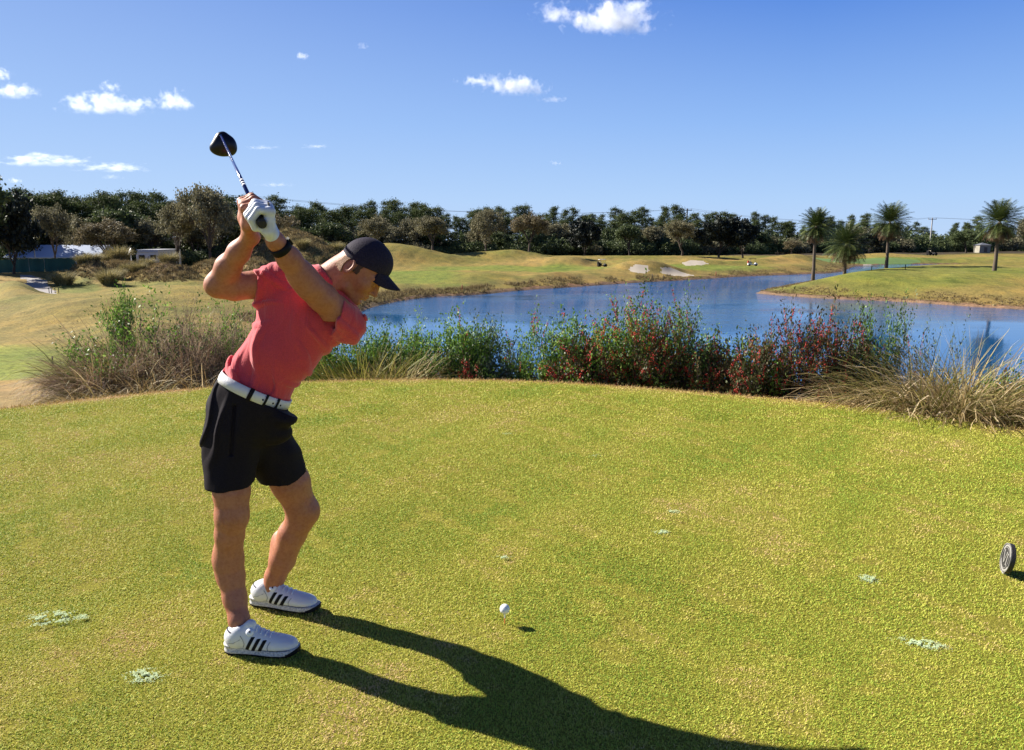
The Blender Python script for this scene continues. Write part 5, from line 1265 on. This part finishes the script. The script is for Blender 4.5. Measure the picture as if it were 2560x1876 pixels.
# ================================================================== SMALL THINGS FAR OFF
def at(px, Y): return (px-1280)/1915*Y
def zrow(py, Y): return EYE-Y*(py-599.6)/1915
M_wht = plain('white_paint', (.62, .63, .66), .5, var=.05); M_pale = plain('pale_roof_sheet', (.30, .37, .52), .5, var=.06, vscale=1)
M_teal = plain('green_screen_mesh', (.012, .075, .065), .8, var=.5, vscale=.9); M_glass = plain('dark_window', (.01, .012, .02), .15)
M_wood = plain('pole_wood', (.12, .095, .08), .9, var=.3); M_pole = plain('concrete_pole', (.42, .41, .40), .8); M_cream = plain('cream_wall', (.28, .26, .21), .8)
M_steel = plain('grey_steel', (.25, .26, .27), .5, .6); M_redp = plain('red_paint', (.35, .05, .03), .5); M_seat = plain('tan_seat', (.35, .30, .22), .7)
def part(name, b, mat, root, smooth=False):
    me = b.mesh(name, smooth); return obj(name, me, mat, root)
# pale building behind the oak
Y0 = 103; x0, x1 = at(22, Y0), at(246, Y0); zt, zb_ = zrow(613, Y0), hz((x0+x1)/2, Y0)-.2
bl = empty('storage_building', ((x0+x1)/2, Y0, zb_)); tag(bl, 'low pale building with bluish-white sloping roof behind the green fence', 'building')
Wb, Hb = x1-x0, zt-zb_
b = MB(); b.box((0, 3, Hb*.27), (Wb, 6, Hb*.54)); part('wall', b, M_wht, bl)
b = MB(); hw_ = Wb/2+.3; b.add([(-hw_, -.5, Hb*.52), (hw_, -.5, Hb*.52), (hw_, 3, Hb), (-hw_, 3, Hb), (hw_, 6.5, Hb*.52), (-hw_, 6.5, Hb*.52), (-hw_, -.5, Hb*.49), (hw_, -.5, Hb*.49), (hw_, 6.5, Hb*.49), (-hw_, 6.5, Hb*.49)],
    [(0, 1, 2, 3), (3, 2, 4, 5), (6, 9, 8, 7), (0, 6, 7, 1), (5, 4, 8, 9)]); b.add([(-hw_, -.5, Hb*.49), (-hw_, 3, Hb), (-hw_, 6.5, Hb*.49), (hw_, -.5, Hb*.49), (hw_, 3, Hb), (hw_, 6.5, Hb*.49)], [(0, 1, 2), (3, 5, 4)]); part('roof', b, M_pale, bl)
for k in range(4):
    b = MB(); xx = -Wb/2+1.2+k*Wb/4; b.box((xx+.9, -.03, Hb*.22), (1.0, .08, .5)); part('window', b, M_glass, bl)
# green screened fence
Yf = 88; fx0, fx1 = at(-120, Yf), at(192, Yf); fe = empty('screen_fence', ((fx0+fx1)/2, Yf, hz((fx0+fx1)/2, Yf))); tag(fe, 'dark green screened fence left of the dunes', 'fence')
n = 9; Lf = fx1-fx0; zc = [hz(fx0+Lf*i/(n-1), Yf)-hz((fx0+fx1)/2, Yf) for i in range(n)]
for i in range(n):
    xx = -Lf/2+Lf*i/(n-1); b = MB(); b.tube([(xx, 0, zc[i]-.3), (xx, 0, zc[i]+1.62)], .035, 6); part('post', b, M_steel, fe)
    if i < n-1:
        x2 = xx+Lf/(n-1); b = MB(); t = np.linspace(0, 1, 9); V = []
        for q in t: zz = zc[i]*(1-q)+zc[i+1]*q; yy = .05+.04*math.sin(q*9+i); V += [(xx+(x2-xx)*q, -yy, zz+.02), (xx+(x2-xx)*q, -yy+.02, zz+1.5+.03*math.sin(q*14))]
        b.add(V, [(2*k, 2*k+2, 2*k+3, 2*k+1) for k in range(8)]); part('screen', b, M_teal, fe)
# lamp by the building
Yl = 90; lx = at(92, Yl); lz = hz(lx, Yl); lp = empty('path_lamp', (lx, Yl, lz)); tag(lp, 'lamp post with white cap under the dark evergreen', 'lamp post')
zz = zrow(608, Yl)-lz; b = MB(); b.tube([(0, 0, -.2), (0, 0, zz-.12)], [.06, .045], 8); part('pole', b, M_steel, lp)
b = MB(); b.lathe([(.02, zz+.12), (.18, zz+.07), (.33, zz-.02), (.33, zz-.08), (.15, zz-.10), (.02, zz-.1)], 16); part('lamp_shade', b, M_wht, lp, True)
# camper
Yc = 88; cx0, cx1 = at(344, Yc), at(399, Yc); cz = hz(at(370, Yc), Yc); ct = zrow(624, Yc); cp = empty('camper', ((cx0+cx1)/2, Yc, cz)); tag(cp, 'white camper with dark windows parked behind the dunes', 'camper')
w_, h_ = cx1-cx0, ct-cz
b = MB(); V = [(-w_/2, 0, .45), (w_/2, 0, .45), (w_/2, 0, h_*.96), (-w_/2+.25, 0, h_*.96), (-w_/2, 0, h_*.75)]; V2 = [(x, y+6, z) for x, y, z in V]
b.add(V+V2, [(0, 1, 6, 5), (1, 2, 7, 6), (2, 3, 8, 7), (3, 4, 9, 8), (4, 0, 5, 9), (0, 2, 1, 1)][:5]); b.add(V, [(0, 1, 2), (0, 2, 3), (0, 3, 4)]); b.add(V2, [(0, 2, 1), (0, 3, 2), (0, 4, 3)]); part('body', b, M_wht, cp)
b = MB(); b.box((0.05, 3, h_*.985), (w_*.98, 5.9, .09)); part('roof', b, M_wht, cp)
for xx, ww in ((-.24, .27), (.28, .26)):
    b = MB(); b.box((xx*w_, -.02, h_*.68), (ww*w_, .05, h_*.17)); wn = part('window', b, M_glass, cp)
b = MB(); b.box((.02*w_, -.025, h_*.90), (w_*.93, .05, .05)); part('awning_rail', b, M_steel, cp)
b = MB(); b.add([(-.05*w_, -.03, h_*.58), (.10*w_, -.03, h_*.74), (.13*w_, -.03, h_*.74), (.0*w_, -.03, h_*.58)], [(0, 3, 2, 1)]); part('stripe', b, plain('blue_stripe', (.05, .07, .2), .5), cp)
b = MB(); b.box((0, -.03, h_*.50), (w_*.98, .05, .03)); part('trim', b, M_steel, cp)
for yy in (2.4, 3.4):
    b = MB(); b.tube([(w_/2-.1, yy, .36), (w_/2+.08, yy, .36)], .34, 16); part('wheel', b, M_blk, cp)
# satellite dish
dY = 88; dx_ = at(331, dY); dz = hz(dx_, dY); dd = empty('satellite_dish', (dx_, dY, dz)); tag(dd, 'small white dish on a stand left of the camper', 'satellite dish')
zz = zrow(632, dY)-dz; b = MB(); b.tube([(0, 0, -.1), (0, 0, zz)], .04, 6); part('stand', b, M_wht, dd)
b = MB(); b.lathe([(.02, 0), (.3, .04), (.55, .14), (.57, .15), (.3, .07), (.02, .03)], 16); me = b.mesh('dish', True); me.transform(Matrix.Translation((-.05, 0, zz))@Matrix.Rotation(R(-60), 4, 'Y')@Matrix.Rotation(R(30), 4, 'X')); obj('dish', me, M_wht, dd)
# posts and stakes
def stake(px, py, Y, h, r, mat, lab, name='stake', cat='stake', lean=0., grp=None):
    x = at(px, Y); e = MB(); e.tube([(0, 0, -.15), (lean*h*.6, 0, h*.6), (lean*h, 0, h*.97), (lean*h, 0, h)], [r, r, r, r*.5], 8); o = obj(name, e.mesh(name, True), mat); o.location = (x, Y, hz(x, Y)); tag(o, lab, cat, grp); return o
stake(108, 0, 23.5, .34, .022, M_wood, 'dark stake standing alone in the bright green hollow')
stake(341, 0, 8.75, .115, .011, M_wht, 'small white curved stub at the rim of the tee before the grasses', 'marker_stub', 'stake', -.25)
for px, lab in ((68, 'stake at the left of the rope across the cart path'), (118, 'stake at the right end of the rope'), (124, 'dark stake just right of the rope'), (133, 'middle stake of the three right of the rope'), (142, 'rightmost stake of the three right of the rope')): stake(px, 0, 57, .42, .025, M_blk, lab)
rp = MB(); za, zb2 = hz(at(68, 57), 57)+.38, hz(at(118, 57), 57)+.38; rp.tube([(at(68+50*t, 57), 57, za+(zb2-za)*t-.10*math.sin(math.pi*t)) for t in np.linspace(0, 1, 8)], .012, 5); tag(obj('rope', rp.mesh('rope', True), M_wood), 'rope strung between two stakes across the cart path', 'rope')
for px, Y, lab, m_ in ((1155, 70, 'reddish stake on the bank near the lake', M_redp), (1631, 92, 'pale stake before the left bunker', M_wood), (1659, 92, 'short stake between the two near bunkers', M_wood), (1718, 93, 'stake at the right end of the near bunkers', M_wood), (1790, 100, 'reddish stake on the bank left of the golf cart', M_redp), (2178, 78, 'short dark peg on the crest of the near headland', M_blk), (2262, 79, 'tee peg further right on the headland crest', M_blk)): stake(px, 0, Y, .55, .04, m_, lab)
stake(453, 0, 92, 2.3, .06, M_pole, 'pale upright post under the tall oak', 'post', 'post')
# utility poles with cross arms and wires
tops = []
for px, top, Y, mat, lab in ((610, 492, 150, M_wood, 'dark utility pole with cross arm left of the glove'), (1712, 524, 215, M_wood, 'dark utility pole rising over the middle of the wood'), (2318, 546, 240, M_pole, 'pale utility pole between the third and last palm')):
    x = at(px, Y); z = hz(x, Y); e = empty('utility_pole', (x, Y, z)); tag(e, lab, 'utility pole'); H = zrow(top, Y)-z
    b = MB(); b.tube([(0, 0, -.5), (0, 0, H)], [.26, .17], 8); part('pole', b, mat, e)
    b = MB(); b.box((0, 0, H-.5), (2.6, .16, .18), ax=[(1, 0, 0), (0, 1, 0), (0, 0, 1)]); part('cross_arm', b, mat, e)
    for q in (-1.2, 1.2):
        b = MB(); b.tube([(q, 0, H-.42), (q, 0, H-.05)], [.07, .05], 6); part('insulator', b, M_steel, e)
    tops.append((x, Y, z+H-.05))
L_ = np.array([(-150, 95, 13.0)]+tops+[(330, 300, 11.0)]); L_[0] = (at(-200, 120), 120, zrow(500, 120))
for q in (-1.2, 1.2):
    b = MB(); P = []
    for i in range(len(L_)-1):
        for t in np.linspace(0, 1, 14)[:-1]: p = L_[i]*(1-t)+L_[i+1]*t; P.append((p[0]+q, p[1], p[2]-2.2*4*t*(1-t)))
    b.tube(P+[tuple(L_[-1])], .022, 4); tag(obj('power_line', b.mesh('power_line', True), M_steel), ('left' if q < 0 else 'right')+' wire strung over the wood between the utility poles', 'power line', 'wires over the wood')
# golf carts
def cart(px, Y, rz, cols, lab, s=1.0, red=False):
    x = at(px, Y); z = hz(x, Y); e = empty('golf_cart', (x, Y, z), rz, s); tag(e, lab, 'golf cart')
    b = MB(); b.add([(-1.15, -.58, .28), (1.15, -.58, .28), (1.2, -.55, .55), (.75, -.58, .85), (.45, -.58, .45), (-.25, -.58, .45), (-.35, -.58, .80), (-1.15, -.58, .78)], np.zeros((0, 4), int))
    V = [(-1.15, .28), (1.15, .28), (1.2, .55), (.75, .85), (.45, .45), (-.25, .45), (-.35, .80), (-1.15, .78)]; b = MB()
    b.add([(x_, y_, z_) for y_ in (-.58, .58) for x_, z_ in V], [(i, (i+1) % 8, (i+1) % 8+8, i+8) for i in range(8)]); b.add([(x_, y_, z_) for y_ in (-.58, .58) for x_, z_ in V], [(0, 4, 1), (1, 4, 3), (1, 3, 2), (0, 5, 4), (0, 6, 5), (0, 7, 6), (8, 9, 12), (9, 11, 12), (9, 10, 11), (8, 12, 13), (8, 13, 14), (8, 14, 15)]); part('body', b, cols[0], e)
    b = MB(); b.box((-.05, 0, 1.86), (1.7, 1.15, .09)); part('roof', b, cols[1], e)
    b = MB(); b.box((-.35, 0, .86), (.55, 1.0, .14)); b.box((-.62, 0, 1.12), (.12, 1.0, .42)); part('seat', b, M_seat, e)
    for sx in (-1, 1):
        for sy in (-1, 1):
            b = MB(); b.tube([(sx*.75, sy*.52, .78), (sx*.62, sy*.52, 1.84)], .025, 5); part('roof_post', b, M_blk, e)
            b = MB(); b.tube([(sx*.80, sy*.50, .23), (sx*.80, sy*.66, .23)], .23, 14); part('wheel', b, M_blk, e)
    b = MB(); b.box((-1.05, 0, 1.0), (.35, .9, .6)); part('bag_well', b, M_redp if red else M_blk, e)
cart(1505, 112, .25, (M_blk, M_wht), 'black golf cart with white roof on the fairway in front of the wood', .58)
cart(1880, 116, -.1, (M_wht, M_blk), 'white golf cart with a red bag rack parked right of the bunkers', .6, True)
cart(2325, 188, .1, (M_blk, M_blk), 'dark golf cart on the far rise left of the last palm', .95)
# small far building
Yh = 232; hx = at(2456, Yh); hzv = hz(hx, Yh); hb = empty('pump_house', (hx, Yh, hzv)); tag(hb, 'small cream building at the foot of the wood left of the last palm', 'building')
ww = 27/1915*Yh; hh = zrow(607, Yh)-hzv; b = MB(); b.box((0, 1.5, hh*.38), (ww, 3, hh*.76)); part('wall', b, M_cream, hb)
b = MB(); q = ww/2+.25; b.add([(-q, -.3, hh*.75), (q, -.3, hh*.75), (q, 3.3, hh*.75), (-q, 3.3, hh*.75), (0, 1.5, hh)], [(0, 1, 4), (1, 2, 4), (2, 3, 4), (3, 0, 4)]); b.add([(-q, -.3, hh*.75), (q, -.3, hh*.75), (q, 3.3, hh*.75), (-q, 3.3, hh*.75)], [(0, 3, 2, 1)]); part('roof', b, M_steel, hb)
b = MB(); b.box((.2, -.03, hh*.3), (ww*.28, .06, hh*.5)); part('door', b, M_wood, hb)
# ================================================================== CLOUDS (real volumes far away)
def cloudmat():
    m = bpy.data.materials.new('cloud_vapour'); m.use_nodes = True; t = m.node_tree; t.nodes.clear()
    out = t.nodes.new('ShaderNodeOutputMaterial'); vol = t.nodes.new('ShaderNodeVolumePrincipled'); t.links.new(vol.outputs[0], out.inputs['Volume'])
    vol.inputs['Color'].default_value = (.99, .99, 1, 1); vol.inputs['Anisotropy'].default_value = .25
    tc = t.nodes.new('ShaderNodeTexCoord').outputs['Object']; oi = t.nodes.new('ShaderNodeObjectInfo')
    r2 = nd(t, 'ShaderNodeVectorMath', operation='LENGTH'); t.links.new(tc, r2.inputs[0])
    sc1 = nd(t, 'ShaderNodeVectorMath', operation='MULTIPLY'); t.links.new(tc, sc1.inputs[0]); t.links.new(oi.outputs['Color'], sc1.inputs[1])
    ad = nd(t, 'ShaderNodeVectorMath', operation='ADD'); t.links.new(sc1.outputs[0], ad.inputs[0]); t.links.new(oi.outputs['Location'], ad.inputs[1])
    nz = noise(t, 1.5, 8, .66, ad.outputs[0])
    f = nd(t, 'ShaderNodeMath', operation='MULTIPLY_ADD'); t.links.new(nz, f.inputs[0]); f.inputs[1].default_value = 3.3; f.inputs[2].default_value = -1.28
    g = nd(t, 'ShaderNodeMath', operation='SUBTRACT'); t.links.new(f.outputs[0], g.inputs[0]); t.links.new(r2.outputs['Value'], g.inputs[1]); 
    g2 = nd(t, 'ShaderNodeMath', operation='ADD'); t.links.new(g.outputs[0], g2.inputs[0]); g2.inputs[1].default_value = .22
    s = nd(t, 'ShaderNodeSeparateXYZ'); t.links.new(tc, s.inputs[0]); fl = nd(t, 'ShaderNodeMapRange'); fl.inputs['From Min'].default_value = -.55; fl.inputs['From Max'].default_value = -.15; t.links.new(s.outputs[2], fl.inputs[0])
    mu = nd(t, 'ShaderNodeMath', operation='MULTIPLY', use_clamp=True); t.links.new(g2.outputs[0], mu.inputs[0]); t.links.new(fl.outputs[0], mu.inputs[1])
    d = nd(t, 'ShaderNodeMath', operation='MULTIPLY'); t.links.new(mu.outputs[0], d.inputs[0]); t.links.new(oi.outputs['Alpha'], d.inputs[1]); t.links.new(d.outputs[0], vol.inputs['Density'])
    return m
M_cloud = cloudmat()
def icos(n=2):
    import bmesh
    bm = bmesh.new(); bmesh.ops.create_icosphere(bm, subdivisions=n, radius=1.0); me = bpy.data.meshes.new('cloud'); bm.to_mesh(me); bm.free(); return me
CM = icos(3); CM.materials.append(M_cloud)
CL = [(1540, 52, 250, 92, 1.0, 'largest cloud at the top of the sky with a peaked right side'), (1392, 38, 130, 56, .7, 'ragged small cloud joined to the left of the largest one'),
      (1280, 218, 170, 60, 1.0, 'ragged white cloud right of the middle of the sky'), (1198, 204, 110, 34, .8, 'thin cloud touching the left of the ragged one'), (1382, 250, 75, 22, .6, 'small flat cloudlet right of the ragged one'),
      (262, 265, 220, 62, 1.1, 'flat-based white cloud over the left trees'), (434, 256, 100, 56, .9, 'compact cloud right of the flat-based one'), (274, 220, 52, 30, .7, 'small slanting cloudlet above the flat-based cloud'),
      (30, 232, 140, 42, 1.0, 'cloud cut by the left edge of the picture'), (5, 188, 60, 34, .9, 'cloudlet at the left edge above the cut one'), (115, 404, 220, 36, .7, 'long thin cloud low on the left'), (280, 421, 190, 28, .6, 'thin cloud continuing the long low one to the right'),
      (36, 453, 44, 18, .8, 'tiny cloudlet just above the far left trees'), (280, 444, 60, 14, .4, 'faint wisp under the long thin clouds'), (655, 371, 90, 14, .35, 'faint wisp right of the club shaft'), (787, 367, 76, 13, .5, 'faint flat wisp further right of the shaft'),
      (907, 117, 34, 18, .4, 'tiny faint puff high in the middle'), (755, 141, 36, 26, .5, 'tiny puff left of the faint one'), (1390, 409, 44, 14, .6, 'tiny cloudlet above the middle of the wood'), (690, 463, 90, 14, .35, 'faint wisp just above the wood right of the hands')]
for px, py, wpx, hpx, dn, lab in CL:
    D = 3600.; dx, dy = (px-1280)/FPX, (py-938)/FPX; c = np.array((dx, CT-dy*ST, -(dy*CT+ST)))*D+(0, 0, EYE)
    o = obj('cloud', CM, None); o.location = c; sx = wpx/FPX*D/2*1.25; szz = hpx/FPX*D/2*1.35; o.scale = (sx, max(szz, sx*.3), szz)
    k = min(2.4, sx/max(szz, 1)); o.color = (k, 1.0, 1.0, dn*.040); tag(o, lab, 'cloud')
